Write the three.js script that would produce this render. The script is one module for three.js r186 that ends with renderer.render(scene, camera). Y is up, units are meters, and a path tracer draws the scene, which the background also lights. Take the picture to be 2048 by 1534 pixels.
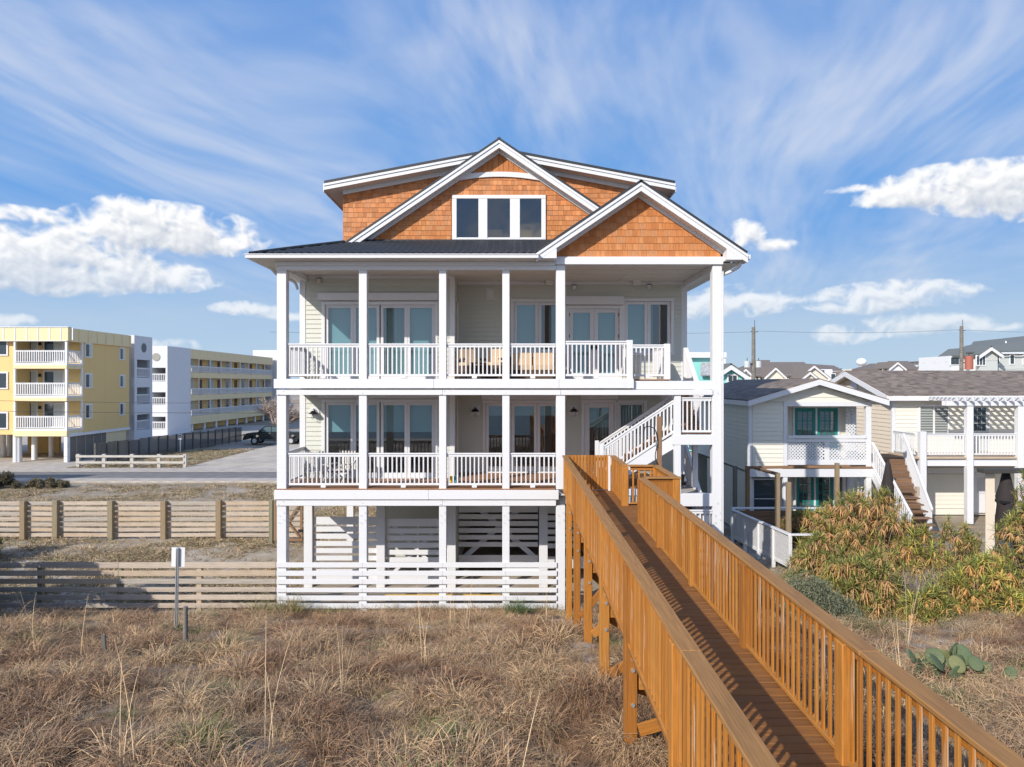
import * as THREE from 'three';
import { mergeGeometries } from 'three/addons/utils/BufferGeometryUtils.js';

// ---------- camera, sky, sun, exposure ----------
const F = 1400, EYE = 6;                       // lens length in photo pixels (2048 wide), height of the drone
const scene = new THREE.Scene();
const camera = new THREE.PerspectiveCamera(2 * Math.atan(767 / F) * 180 / Math.PI, 2048 / 1534, 0.1, 4000);
camera.position.set(0, EYE, 0);
camera.lookAt(0, EYE, -10);
const renderer = new THREE.WebGLRenderer({ antialias: true });
renderer.toneMapping = THREE.LinearToneMapping;
renderer.toneMappingExposure = .95;
renderer.shadowMap.enabled = true;
const SUN = new THREE.Vector3(-0.533, 0.5, 0.682).normalize();
const sun = new THREE.DirectionalLight(new THREE.Color().setRGB(1, 0.94, 0.85), 5.0);
sun.position.copy(SUN).multiplyScalar(80);
sun.castShadow = true;
sun.shadow.mapSize.set(4096, 4096);
Object.assign(sun.shadow.camera, { left: -60, right: 60, top: 60, bottom: -60, near: 1, far: 260 });
scene.add(sun, sun.target);

// ---------- small maths ----------
function mulberry(a) { return () => { a |= 0; a = a + 0x6D2B79F5 | 0; let t = Math.imul(a ^ a >>> 15, 1 | a); t = t + Math.imul(t ^ t >>> 7, 61 | t) ^ t; return ((t ^ t >>> 14) >>> 0) / 4294967296; }; }
const rnd = mulberry(20260);
const R = (a, b) => a + (b - a) * rnd();
const pick = (a) => a[Math.floor(rnd() * a.length)];
const sm = (a, b, x) => { const t = Math.min(1, Math.max(0, (x - a) / (b - a))); return t * t * (3 - 2 * t); };
const mix = (a, b, t) => a + (b - a) * t;
const perm = new Uint16Array(512); { const p = [...Array(256).keys()], r = mulberry(77); for (let i = 255; i > 0; i--) { const j = Math.floor(r() * (i + 1)); [p[i], p[j]] = [p[j], p[i]]; } for (let i = 0; i < 512; i++) perm[i] = p[i & 255]; }
function vn(x, y) {                             // gradient noise, about -1..1
  const xi = Math.floor(x), yi = Math.floor(y), xf = x - xi, yf = y - yi;
  const u = xf * xf * xf * (xf * (xf * 6 - 15) + 10), v = yf * yf * yf * (yf * (yf * 6 - 15) + 10);
  const X = xi & 255, Y = yi & 255;
  const gr = (h, a, b) => { switch (h & 7) { case 0: return a + b; case 1: return a - b; case 2: return -a + b; case 3: return -a - b; case 4: return 1.4 * a; case 5: return -1.4 * a; case 6: return 1.4 * b; default: return -1.4 * b; } };
  const aa = perm[perm[X] + Y], ab = perm[perm[X] + Y + 1], ba = perm[perm[X + 1] + Y], bb = perm[perm[X + 1] + Y + 1];
  return mix(mix(gr(aa, xf, yf), gr(ba, xf - 1, yf), u), mix(gr(ab, xf, yf - 1), gr(bb, xf - 1, yf - 1), u), v);
}
function fbm(x, y, o) { let s = 0, a = 0.5; for (let i = 0; i < o; i++) { s += a * vn(x, y); x = x * 2.03 + 17.3; y = y * 2.03 + 9.1; a *= 0.5; } return s; }

// ---------- sky: air and clouds only ----------
{
  const W = 4096, Hh = 2048, data = new Float32Array(W * Hh * 4);
  const S = 1400, SKY = .93;
  // cumulus: [photo x, photo y, half width, half height, strength]; turned into bearings so that they sit in the sky, not in the picture
  const seen = [[335, 465, 165, 55, 1], [250, 440, 60, 45, 1], [420, 487, 75, 28, 1], [110, 500, 150, 42, 1], [290, 555, 120, 34, 1], [90, 555, 140, 40, 1], [-60, 525, 90, 50, 1],
    [45, 430, 70, 16, .75], [490, 618, 60, 15, .7], [560, 633, 60, 12, .6], [15, 640, 40, 14, .6], [1905, 372, 130, 40, 1.05], [2010, 380, 120, 50, 1.05], [1800, 392, 80, 22, .95], [2150, 390, 130, 45, 1], [1700, 380, 40, 8, .55],
    [1485, 470, 40, 30, .72], [1540, 494, 50, 15, .62], [1480, 605, 100, 36, .75], [1390, 620, 70, 28, .6], [1780, 598, 140, 34, .75], [1850, 650, 100, 30, .75], [1680, 672, 60, 22, .65], [1980, 655, 50, 9, .6], [680, 690, 80, 14, .5], [340, 690, 60, 12, .5]];
  const blobs = seen.map(([x, y, a, b, k]) => { const t = (x - 1024) / F, az = Math.atan(t), el = Math.atan((767 - y) / F * Math.cos(az)); return [az * S, el * S, a, b, k]; });
  const rs = mulberry(5);
  for (let i = 0; i < 30; i++) {
    const az = (0.75 + rs() * 4.8) * S, el = (0.08 + rs() * 0.2) * S, w = 70 + rs() * 140;
    for (let k = 0; k < 3; k++) blobs.push([az > Math.PI * S ? az - 2 * Math.PI * S + (rs() - .5) * w * 2 : az + (rs() - .5) * w * 2, el + (rs() - .4) * 30, w, w * 0.3, 0.9]);
  }
  // where the high streaks gather: [photo x, photo y, half width, half height, strength], again as bearings
  const veils = [[300, 200, 430, 150, .62], [650, 330, 240, 90, .5], [120, 60, 300, 80, .45], [1230, 190, 100, 62, .75], [1080, 110, 170, 80, .4], [1650, 230, 300, 90, .75], [1920, 110, 240, 110, .65], [1450, 60, 180, 60, .3], [1750, 500, 420, 60, .45], [880, 70, 240, 60, .35], [450, 420, 200, 40, .35]].map(([x, y, a, b, k]) => { const t = (x - 1024) / F, az = Math.atan(t), el = Math.atan((767 - y) / F * Math.cos(az)); return [az * S, el * S, a, b, k]; });
  const cum = (u, v, o) => {
    let f = 0;
    for (const b of blobs) {
      const dx = (u - b[0]) / b[2]; if (dx > 1.7 || dx < -1.7) continue;
      let dy = (v - b[1]) / b[3]; if (dy > 2.2 || dy < -2) continue;
      if (dy < 0) dy *= 1.25;
      const q = (1 - dx * dx * .85 - dy * dy) * b[4]; if (q > 0) f = Math.max(f, q) + Math.min(f, q) * .35;
    }
    if (f <= 0) return 0;
    const wu = u + 14 * vn(u / 40, v / 40 + 9), wv = v + 10 * vn(u / 36 + 5, v / 36);
    let s = 0, a = .5, x = wu / 74 + 3, y = wv / 52; for (let i = 0; i < o; i++) { s += a * (.62 - 1.5 * Math.abs(vn(x, y))); x = x * 2.07 + 11.3; y = y * 2.07 + 5.7; a *= .6; }
    return Math.min(f, 1.1) * .95 + 1.45 * s - .38;
  };
  for (let j = 0; j < Hh; j++) {
    const el = ((j + 0.5) / Hh - 0.5) * Math.PI, dy = Math.sin(el), ce = Math.cos(el);
    for (let i = 0; i < W; i++) {
      const o = (j * W + i) * 4;
      if (el <= 0) { data[o] = .42; data[o + 1] = .5; data[o + 2] = .58; data[o + 3] = 1; continue; }
      const a = ((i + 0.5) / W - 0.5) * 2 * Math.PI, dx = Math.cos(a) * ce, dz = Math.sin(a) * ce, az = Math.atan2(dx, -dz);
      const front = Math.abs(az) < 0.72 && el < .6;
      const e = el * 180 / Math.PI, t1 = sm(0, 13, e), t2 = sm(8, 42, e);
      let r = mix(mix(.47, .165, t1), .085, t2), g = mix(mix(.69, .43, t1), .28, t2), b = mix(mix(.92, .90, t1), .76, t2);
      const side = .5 + .5 * Math.sin(az); // the air pales a little towards +x, as in the photograph
      r += .07 * side * (1 - t1); g += .05 * side * (1 - t1);
      // cirrus on a high plane
      const px = dx / (dy + .16), pz = -dz / (dy + .16);
      const wx = px + .35 * vn(px * .9, pz * .35) + .12 * vn(px * 2.7 + 5, pz * 1.1), wz = pz + .5 * vn(px * .6 + 9, pz * .4);
      const oc = front ? 5 : 3;
      let big = sm(-.42, .30, fbm(wx * .8 + 1.7, wz * .42 + 4.2, 3)) * .8;
      if (Math.abs(az) < 1) { const u = az * S + 60 * vn(az * 7, el * 12), v = el * S + 40 * vn(az * 9 + 4, el * 14); let q = .16; for (const [x, y, a2, b2, k] of veils) { const p = (u - x) / a2, w = (v - y) / b2; q += k * Math.exp(-p * p - w * w); } big = mix(Math.min(1, q), big, sm(.72, 1, Math.abs(az))); }
      const st = sm(-.30, .42, fbm(wx * 2.5 - wz * .75, wz * .95 + 2 + .5 * wx, oc));
      const fine = sm(-.45, .45, fbm(wx * 8 - wz * 3, wz * 2.8 + 31 + 1.5 * wx, oc));
      const fil = sm(-.4, .5, fbm(wx * 19 - wz * 8, wz * 6 + 3 * wx, oc));
      let c = big * (.30 + .75 * st) * (.34 + .5 * fine + .32 * fil) * sm(2, 9, e);
      c += .12 * st * fine * sm(3, 9, e) + .22 * sm(-.15, .42, fbm(wx * .9 - 3, wz * .8 + 8.3, 5)) * (.25 + .5 * fine + .4 * fil) * sm(2, 14, e);
      c = .9 * (1 - Math.exp(-1.15 * c));
      r = mix(r, .86, c); g = mix(g, .90, c); b = mix(b, 1.0, c);
      // soft low haze bank
      const hz = (.45 + .4 * fbm(az * 3.2, e * .35 + 4, 3)) * sm(13, 1.5, e) * .75;
      r = mix(r, .66, hz); g = mix(g, .76, hz); b = mix(b, .88, hz);
      if (e < 25) {
        const u = az * S, v = el * S, d = cum(u, v, front ? 6 : 3);
        if (d > 0) {
          const al = sm(-.12, .82, d) * .95 * (.55 + .45 * sm(3, 11, e));
          const up = cum(u - 7, v + 9, front ? 6 : 2), up2 = cum(u - 24, v + 34, 3);
          const sh = Math.min(1, Math.max(0, .35 * sm(-.2, 1.1, up2) + .3 * sm(-.1, 1.2, up) + .7 * (up - d)));
          r = mix(r, mix(1.2, .70, sh), al); g = mix(g, mix(1.19, .75, sh), al); b = mix(b, mix(1.17, .84, sh), al);
        }
      }
      const ds = dx * SUN.x + dy * SUN.y + dz * SUN.z;
      if (ds > .8) { const k = Math.pow(sm(.8, 1, ds), 2) * 1.2; r += k; g += k * .97; b += k * .9; }
      r *= SKY; g *= SKY; b *= SKY;
      data[o] = r; data[o + 1] = g; data[o + 2] = b; data[o + 3] = 1;
    }
  }
  const sky = new THREE.DataTexture(data, W, Hh, THREE.RGBAFormat, THREE.FloatType);
  sky.mapping = THREE.EquirectangularReflectionMapping; sky.magFilter = sky.minFilter = THREE.LinearFilter; sky.colorSpace = THREE.LinearSRGBColorSpace; sky.needsUpdate = true;
  scene.background = sky; scene.environment = sky;
}

// ---------- textures and materials ----------
function tex(n, fn, srgb = true) {             // fn(u, v) in 0..1, tiling by construction of fn; returns [r,g,b] 0..1 or one number
  const d = new Uint8Array(n * n * 4);
  for (let j = 0; j < n; j++) for (let i = 0; i < n; i++) {
    const c = fn(i / n, j / n), o = (j * n + i) * 4, a = typeof c === 'number' ? [c, c, c] : c;
    for (let k = 0; k < 3; k++) d[o + k] = Math.max(0, Math.min(255, a[k] * 255)); d[o + 3] = 255;
  }
  const t = new THREE.DataTexture(d, n, n); t.wrapS = t.wrapT = THREE.RepeatWrapping; t.magFilter = THREE.LinearFilter; t.minFilter = THREE.LinearMipmapLinearFilter; t.generateMipmaps = true;
  if (srgb) t.colorSpace = THREE.SRGBColorSpace; t.needsUpdate = true; return t;
}
// noise that tiles: blend of shifted copies
const tile = (fn) => (u, v) => { const a = sm(.8, 1, u), b = sm(.8, 1, v); return mix(mix(fn(u, v), fn(u - 1, v), a), mix(fn(u, v - 1), fn(u - 1, v - 1), a), b); };
const grainF = tile((u, v) => .78 + .24 * fbm(u * 5, v * 60, 4) + .34 * fbm(u * 1.5 + 7, v * 14, 3) + .12 * Math.sin((v * 26 + 1.2 * fbm(u * 1.6, v * 3, 3)) * 6.283) * (.5 + fbm(u * 2, v * 4, 2)));
const grainT = tex(512, grainF, false);                // grain runs along u
const plainF = tile((u, v) => .93 + .06 * fbm(u * 4, v * 4, 4) + .05 * fbm(u * 40, v * 40, 2));
const plainT = tex(256, plainF, false);
const stainF = tile((u, v) => { const s = sm(.12, .5, fbm(u * 3, v * 1.2, 4)); return .97 - .07 * s + .03 * fbm(u * 30, v * 30, 2); });
const stainT = tex(256, stainF, false);
const rep = (t, x, y = x, ox = 0, oy = 0) => { const c = t.clone(); c.repeat.set(x, y); c.offset.set(ox, oy); c.needsUpdate = true; return c; };
const col = (r, g, b) => new THREE.Color().setRGB(r, g, b);
const M = (r, g, b, rough = .7, o = {}) => new THREE.MeshStandardMaterial({ color: col(r, g, b), roughness: rough, ...o });
const stainR = rep(stainT, .45), plainR = rep(plainT, .6), grainR = rep(grainT, .8, 1.6), grainR2 = rep(grainT, 1.1, 2.2, .37, .21);
const bleached = M(.66, .62, .56, .9, { map: grainR });
const white = M(.74, .74, .755, .5, { map: stainR });
const whiteTrim = M(.78, .78, .78, .35, { map: plainR });
const whiteBg = M(.80, .80, .81, .6, { map: stainR });
const soffitM = M(.76, .74, .70, .7, { map: plainR });
const siding = M(.61, .615, .545, .6, { map: stainR });
const cream = M(.80, .765, .665, .65, { map: stainR });
const tan = M(.76, .655, .52, .65, { map: stainR });
const darkRoof = M(.026, .030, .036, .6, { map: plainR });
const metal = M(.45, .46, .48, .4, { metalness: .8 });
const darkMetal = M(.03, .03, .032, .4, { metalness: .5 });
const roomM = M(.42, .40, .37, .9);
const woodSet = [[.50, .185, .035], [.44, .155, .026], [.56, .215, .045], [.41, .145, .026], [.54, .22, .055]].map(([r, g, b], i) => M(r * .98, g * 1.02, b * .72, .72, { map: i % 2 ? grainR : grainR2 }));
// stain worn off along the grain here and there
const wornT = tex(512, tile((u, v) => .5 + .5 * fbm(u * 2.2, v * 9, 4)), false), wornC = tex(512, (u, v) => { const w = sm(.10, .34, tile((p, q) => fbm(p * 1.6 + 3, q * 16, 4))(u, v)), g = grainF(u, v); return [mix(.50, .56, w) * g, mix(.19, .40, w) * g, mix(.03, .27, w) * g]; }, false);
const wornM = M(1.1, 1.1, 1.1, .8, { map: rep(wornC, .8, 1.6, .2, .4), roughnessMap: wornT });
const capM = [M(.41, .20, .058, .7, { map: grainR }), M(.45, .215, .062, .7, { map: grainR2 })];
const deckSet = [[.33, .125, .040], [.30, .115, .038], [.36, .14, .046], [.32, .13, .05]].map(([r, g, b], i) => M(r * .88, g * .92, b * .58, .75, { map: i % 2 ? grainR : grainR2 }));
const houseDeck = [[.40, .20, .10], [.36, .18, .09], [.43, .22, .12]].map(([r, g, b], i) => M(r, g, b, .6, { map: i % 2 ? grainR : grainR2 }));
const paleWood = [[.64, .53, .43], [.60, .51, .44], [.68, .58, .49], [.54, .49, .44], [.65, .52, .40]].map(([r, g, b], i) => M(r * .95, g * .92, b * .86, .8, { map: i % 2 ? grainR : grainR2 }));
const postWood = [[.34, .28, .18], [.29, .27, .18], [.35, .26, .16]].map(([r, g, b], i) => M(r, g, b, .85, { map: i % 2 ? grainR : grainR2 }));
const greyWood = [[.20, .185, .165], [.24, .22, .19], [.17, .16, .145]].map(([r, g, b], i) => M(r, g, b, .9, { map: i % 2 ? grainR : grainR2 }));
const brownWood = [[.27, .155, .085], [.31, .18, .10], [.24, .135, .075]].map(([r, g, b], i) => M(r, g, b, .85, { map: i % 2 ? grainR : grainR2 }));
const glass = new THREE.MeshPhysicalMaterial({ color: col(.45, .64, .68), roughness: .02, transmission: 1, thickness: 0, ior: 2.3 });
const glassFar = M(.05, .07, .085, .08, { metalness: .1 });
const shadeM = M(.70, .72, .70, .85);
const curtainM = M(.58, .60, .56, .9);
const steel = M(.55, .56, .58, .45, { metalness: .7 });

// ---------- geometry helpers: x to the right, y up, d = metres in front of the drone (z = -d) ----------
const X = (px, d) => (px - 1024) * d / F, Y = (py, d) => EYE + (767 - py) * d / F;
const at = new WeakMap(), used = new Map();
const P0 = new THREE.Vector3();
function numbered(n) { const k = used.get(n) || 0; used.set(n, k + 1); return k ? n + '_' + String(k).padStart(3, '0') : n; }
function thing(name, label, category, x = 0, y = 0, d = 0, group, kind) {
  const o = new THREE.Group(); o.name = numbered(name); o.position.set(x, y, -d); at.set(o, o.position.clone());
  o.userData.label = label; if (category) o.userData.category = category; if (group) o.userData.group = group; if (kind) o.userData.kind = kind;
  scene.add(o); return o;
}
function tag(o, name, label, category, group, kind) {
  o.name = numbered(name); if (label) o.userData.label = label; if (category) o.userData.category = category; if (group) o.userData.group = group; if (kind) o.userData.kind = kind; scene.add(o); return o;
}
function put(o, parent, name, x, y, z) {
  o.name = name; const p = parent ? at.get(parent) || P0 : P0;
  o.position.set(x - p.x, y - p.y, z - p.z); at.set(o, new THREE.Vector3(x, y, z));
  if (o.isMesh) o.castShadow = o.receiveShadow = true;
  if (parent) parent.add(o); return o;
}
const sub = (parent, name, x, y, d) => put(new THREE.Group(), parent, name, x, y, -d);
// box with chamfered edges, uv in metres, u along the longest side
const boxes = new Map();
function cbox(w, h, l) {
  const key = [w, h, l].map((v) => Math.round(v * 1000)).join();
  let g = boxes.get(key); if (g) return g;
  const s = [w / 2, h / 2, l / 2], c = Math.min(.008, Math.min(w, h, l) * .16), long = w >= h && w >= l ? 0 : h >= l ? 1 : 2;
  const pos = [], nor = [], uv = [];
  const quad = (pts, n, ax) => {
    const ua = ax === long ? (long + 1) % 3 : long, va = 3 - ax - ua;
    for (const i of [0, 1, 2, 0, 2, 3]) { const p = pts[i % pts.length]; pos.push(...p); nor.push(...n); uv.push(p[ua] + .31 * w + 3.7 * h + ax * .43, p[va] + ax * .37); }
  };
  const turn = (pts, n) => { const [a, b, e] = pts, ux = b.map((v, i) => v - a[i]), vx = e.map((v, i) => v - a[i]); const cr = [ux[1] * vx[2] - ux[2] * vx[1], ux[2] * vx[0] - ux[0] * vx[2], ux[0] * vx[1] - ux[1] * vx[0]]; return cr[0] * n[0] + cr[1] * n[1] + cr[2] * n[2] < 0 ? pts.slice().reverse() : pts; };
  for (let ax = 0; ax < 3; ax++) for (const sg of [-1, 1]) {
    const a = (ax + 1) % 3, b = (ax + 2) % 3, n = [0, 0, 0]; n[ax] = sg;
    const pts = [[-1, -1], [1, -1], [1, 1], [-1, 1]].map(([i, j]) => { const p = [0, 0, 0]; p[ax] = sg * s[ax]; p[a] = i * (s[a] - c); p[b] = j * (s[b] - c); return p; });
    quad(turn(pts, n), n, ax);
    for (const sb of [-1, 1]) if (true) { // edges along b, between ax and a
      const m = [0, 0, 0]; m[ax] = sg * .7071; m[a] = sb * .7071;
      const e = [[1, 0, -1], [0, 1, -1], [0, 1, 1], [1, 0, 1]].map(([k, l2, j]) => { const p = [0, 0, 0]; p[ax] = sg * (s[ax] - (k ? 0 : c)); p[a] = sb * (s[a] - (l2 ? 0 : c)); p[b] = j * (s[b] - c); return p; });
      quad(turn(e, m), m, b === long ? a : ax);
    }
  }
  for (const i of [-1, 1]) for (const j of [-1, 1]) for (const k of [-1, 1]) {
    const n = [i * .577, j * .577, k * .577], p = [[i * s[0], j * (s[1] - c), k * (s[2] - c)], [i * (s[0] - c), j * s[1], k * (s[2] - c)], [i * (s[0] - c), j * (s[1] - c), k * s[2]]];
    for (const q of turn(p, n)) { pos.push(...q); nor.push(...n); uv.push(q[0], q[1]); }
  }
  g = new THREE.BufferGeometry();
  g.setAttribute('position', new THREE.Float32BufferAttribute(pos, 3)); g.setAttribute('normal', new THREE.Float32BufferAttribute(nor, 3)); g.setAttribute('uv', new THREE.Float32BufferAttribute(uv, 2));
  boxes.set(key, g); return g;
}
function bx(parent, name, m, x0, x1, y0, y1, d0, d1) { return put(new THREE.Mesh(cbox(Math.abs(x1 - x0), Math.abs(y1 - y0), Math.abs(d1 - d0)), m), parent, name, (x0 + x1) / 2, (y0 + y1) / 2, -(d0 + d1) / 2); }
function beam(parent, name, m, a, b, w, h, cap = 0) {        // a, b: [x, y, d]; w across, h upright
  const A = new THREE.Vector3(a[0], a[1], -a[2]), B = new THREE.Vector3(b[0], b[1], -b[2]), L = A.distanceTo(B), D = B.clone().sub(A).normalize();
  const side = Math.abs(D.y) > .999 ? new THREE.Vector3(1, 0, 0) : new THREE.Vector3(0, 1, 0).cross(D).normalize(), up = D.clone().cross(side);
  const o = put(new THREE.Mesh(cbox(w, h, L + cap), m), parent, name, (A.x + B.x) / 2, (A.y + B.y) / 2, (A.z + B.z) / 2);
  o.quaternion.setFromRotationMatrix(new THREE.Matrix4().makeBasis(side, up, D)); return o;
}
function prism(parent, name, m, pts, d0, d1) {               // outline in x, y; from d0 to d1
  const g = new THREE.ExtrudeGeometry(new THREE.Shape(pts.map(([x, y]) => new THREE.Vector2(x - pts[0][0], y - pts[0][1]))), { depth: d1 - d0, bevelEnabled: false });
  return put(new THREE.Mesh(g, m), parent, name, pts[0][0], pts[0][1], -d1);
}
function prismX(parent, name, m, pts, x0, x1) {              // outline in d, y; from x0 to x1
  const g = new THREE.ExtrudeGeometry(new THREE.Shape(pts.map(([d, y]) => new THREE.Vector2(d - pts[0][0], y - pts[0][1]))), { depth: x1 - x0, bevelEnabled: false });
  g.rotateY(Math.PI / 2); return put(new THREE.Mesh(g, m), parent, name, x0, pts[0][1], -pts[0][0]);
}
function slab(parent, name, m, pts, t) {                     // flat polygon of [x, y, d] (top face), t thick downwards along its normal
  const V = pts.map((p) => new THREE.Vector3(p[0], p[1], -p[2])), o = V[0].clone(), n = new THREE.Vector3();
  for (let i = 1; i < V.length - 1; i++) n.add(V[i].clone().sub(o).cross(V[i + 1].clone().sub(o)));
  n.normalize(); if (n.y < 0) { n.negate(); V.reverse(); }
  const e1 = V[1].clone().sub(V[0]).normalize(), e2 = n.clone().cross(e1), c = V[0].clone(), pos = [], uv = [];
  const f = (...ps) => { for (const p of ps) { pos.push(p.x - c.x, p.y - c.y, p.z - c.z); const q = p.clone().sub(c); uv.push(q.dot(e1), q.dot(e2) + q.dot(n)); } };
  const B = V.map((v) => v.clone().addScaledVector(n, -t)), k = V.length;
  for (let i = 1; i < k - 1; i++) { f(V[0], V[i], V[i + 1]); f(B[0], B[i + 1], B[i]); }
  for (let i = 0; i < k; i++) { const j = (i + 1) % k; f(V[i], B[i], B[j]); f(V[i], B[j], V[j]); }
  const g = new THREE.BufferGeometry(); g.setAttribute('position', new THREE.Float32BufferAttribute(pos, 3)); g.setAttribute('uv', new THREE.Float32BufferAttribute(uv, 2)); g.computeVertexNormals();
  return put(new THREE.Mesh(g, m), parent, name, c.x, c.y, c.z);
}
function tube(parent, name, m, pts, r, seg = 24, rs = 6) {
  const V = pts.map((p) => new THREE.Vector3(p[0], p[1], -p[2])), c = V[0].clone();
  const g = new THREE.TubeGeometry(new THREE.CatmullRomCurve3(V.map((v) => v.clone().sub(c))), seg, r, rs, false);
  return put(new THREE.Mesh(g, m), parent, name, c.x, c.y, c.z);
}
const cyls = new Map();
function cyl(parent, name, m, x, y0, y1, d, r0, r1 = r0, n = 12) {
  const key = [r0, r1, y1 - y0, n].map((v) => v.toFixed(3)).join(); let g = cyls.get(key); if (!g) cyls.set(key, g = new THREE.CylinderGeometry(r1, r0, y1 - y0, n));
  return put(new THREE.Mesh(g, m), parent, name, x, (y0 + y1) / 2, -d);
}
// lap siding: one board per course and stretch of wall, on a sheet at depth d (face towards the drone); openings [x0, x1, y0, y1]
const laps = new Map();
function lap(w, e, side) {
  const key = Math.round(w * 500) + '_' + e + side; let g = laps.get(key); if (g) return g;
  const t = .03, s = new THREE.Shape([[0, 0], [t, 0], [t, .004], [.006, e + .012], [0, e + .012]].map(([a, b]) => new THREE.Vector2(a, b)));
  g = new THREE.ExtrudeGeometry(s, { depth: w, bevelEnabled: false });     // profile in x (outwards), y; length along z
  if (side === 'f') g.rotateY(-Math.PI / 2).translate(w, 0, 0);             // outwards -> +z, length -> x
  laps.set(key, g); return g;
}
function sidingFront(parent, m, x0, x1, y0, y1, d, e, holes = [], name = 'siding_board') {
  for (let y = y0; y < y1 - .02; y += e) {
    let runs = [[x0, x1]];
    for (const h of holes) if (Math.min(y + e, h[3]) - Math.max(y, h[2]) > e * .45) runs = runs.flatMap(([a, b]) => h[1] <= a || h[0] >= b ? [[a, b]] : [[a, h[0]], [h[1], b]].filter(([p, q]) => q - p > .02));
    for (const [a, b] of runs) { const o = put(new THREE.Mesh(lap(b - a, e, 'f'), m), parent, name, a, y, -d); if (y + e > y1) o.scale.y = (y1 - y) / (e + .012); }
  }
}
function sidingLeft(parent, m, x, y0, y1, d0, d1, e, name = 'siding_board') {   // wall that faces -x
  for (let y = y0; y < y1 - .02; y += e) { const o = put(new THREE.Mesh(lap(d1 - d0, e, 'l'), m), parent, name, x, y, -d0); o.rotation.y = Math.PI; if (y + e > y1) o.scale.y = (y1 - y) / (e + .012); }
}
function sidingRight(parent, m, x, y0, y1, d0, d1, e, name = 'siding_board') {  // wall that faces +x
  for (let y = y0; y < y1 - .02; y += e) { const o = put(new THREE.Mesh(lap(d1 - d0, e, 'l'), m), parent, name, x, y, -d1); if (y + e > y1) o.scale.y = (y1 - y) / (e + .012); }
}
// railing between two points [x, d]
function railing(parent, name, m, a, b, y, o = {}) {
  const { h = .95, step = .122, s = .04, top = .09, y2 = y, block = true, low = .07, mB = m } = o;
  const g = sub(parent, name, (a[0] + b[0]) / 2, y, (a[1] + b[1]) / 2), L = Math.hypot(b[0] - a[0], b[1] - a[1], y2 - y), n = Math.max(1, Math.round(L / step));
  const pt = (t, up) => [mix(a[0], b[0], t), mix(y, y2, t) + up, mix(a[1], b[1], t)];
  beam(g, 'top_rail', m, pt(0, h - .02), pt(1, h - .02), top, .04);
  beam(g, 'top_rail', m, pt(0, h - .075), pt(1, h - .075), .045, .07);
  beam(g, 'bottom_rail', m, pt(0, low + .03), pt(1, low + .03), .05, .06);
  for (let i = 0; i < n; i++) { const t = (i + .5) / n, p = pt(t, 0); bx(g, 'baluster', mB, p[0] - s / 2, p[0] + s / 2, p[1] + low + .05, p[1] + h - .1, p[2] - s / 2, p[2] + s / 2); }
  if (block && y === y2) bx(g, 'support_block', m, (a[0] + b[0]) / 2 - .07, (a[0] + b[0]) / 2 + .07, y + .005, y + low + .001, (a[1] + b[1]) / 2 - .03, (a[1] + b[1]) / 2 + .03);
  return g;
}
function sheet(parent, name, m, x0, x1, y0, y1, d) { return put(new THREE.Mesh(new THREE.PlaneGeometry(x1 - x0, y1 - y0), m), parent, name, (x0 + x1) / 2, (y0 + y1) / 2, -d); }
// window or glazed door in a front wall: panes as fractions of the width; parts: casing, sash, pane, blind
function glazed(parent, name, x0, x1, y0, y1, d, o = {}) {
  const { n = 2, gap = .05, rail = .09, foot = .16, casing = .1, gl = glass, blind = 0, blindM = shadeM, curtain, sash = white, sill = true, edges } = o;
  const g = sub(parent, name, (x0 + x1) / 2, y0, d);
  if (casing) {
    bx(g, 'casing', whiteTrim, x0 - casing, x0, y0, y1, d - .045, d + .08); bx(g, 'casing', whiteTrim, x1, x1 + casing, y0, y1, d - .045, d + .08);
    bx(g, 'casing', whiteTrim, x0 - casing - .01, x1 + casing + .01, y1, y1 + casing, d - .05, d + .08);
    if (sill) bx(g, 'sill', whiteTrim, x0 - casing - .02, x1 + casing + .02, y0 - .06, y0, d - .08, d + .08);
  }
  const w = (x1 - x0) / n;
  for (let i = 0; i < n; i++) {
    const a = (edges ? edges[i][0] : x0 + i * w) + .003, b = (edges ? edges[i][1] : x0 + (i + 1) * w) - .003, f = (i % 2) * .012, t = d + .012 + f;
    const s = sub(g, 'sash', a, y0, d);
    bx(s, 'stile', sash, a, a + gap, y0, y1, t, t + .05); bx(s, 'stile', sash, b - gap, b, y0, y1, t, t + .05);
    bx(s, 'rail', sash, a + gap, b - gap, y1 - rail, y1, t + .002, t + .048); bx(s, 'rail', sash, a + gap, b - gap, y0, y0 + foot, t + .002, t + .048);
    sheet(s, 'pane', gl, a + gap - .01, b - gap + .01, y0 + foot - .01, y1 - rail + .01, t + .025);
    const bl = Array.isArray(blind) ? blind[i] : blind;
    if (bl) bx(s, 'roller_blind', blindM, a + gap * .4, b - gap * .4, y1 - rail - (y1 - y0 - rail - foot) * bl, y1 - .01, t + .12, t + .124);
    if (curtain && curtain[i]) { const [c0, c1] = curtain[i]; for (let k = 0, x = mix(a, b, c0); x < mix(a, b, c1) - .02; x += .055, k++) bx(s, 'curtain', curtainM, x, x + .05, y0 + .02, y1 - .02, t + .2 + (k % 2) * .03, t + .23 + (k % 2) * .03); }
  }
  return g;
}

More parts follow.
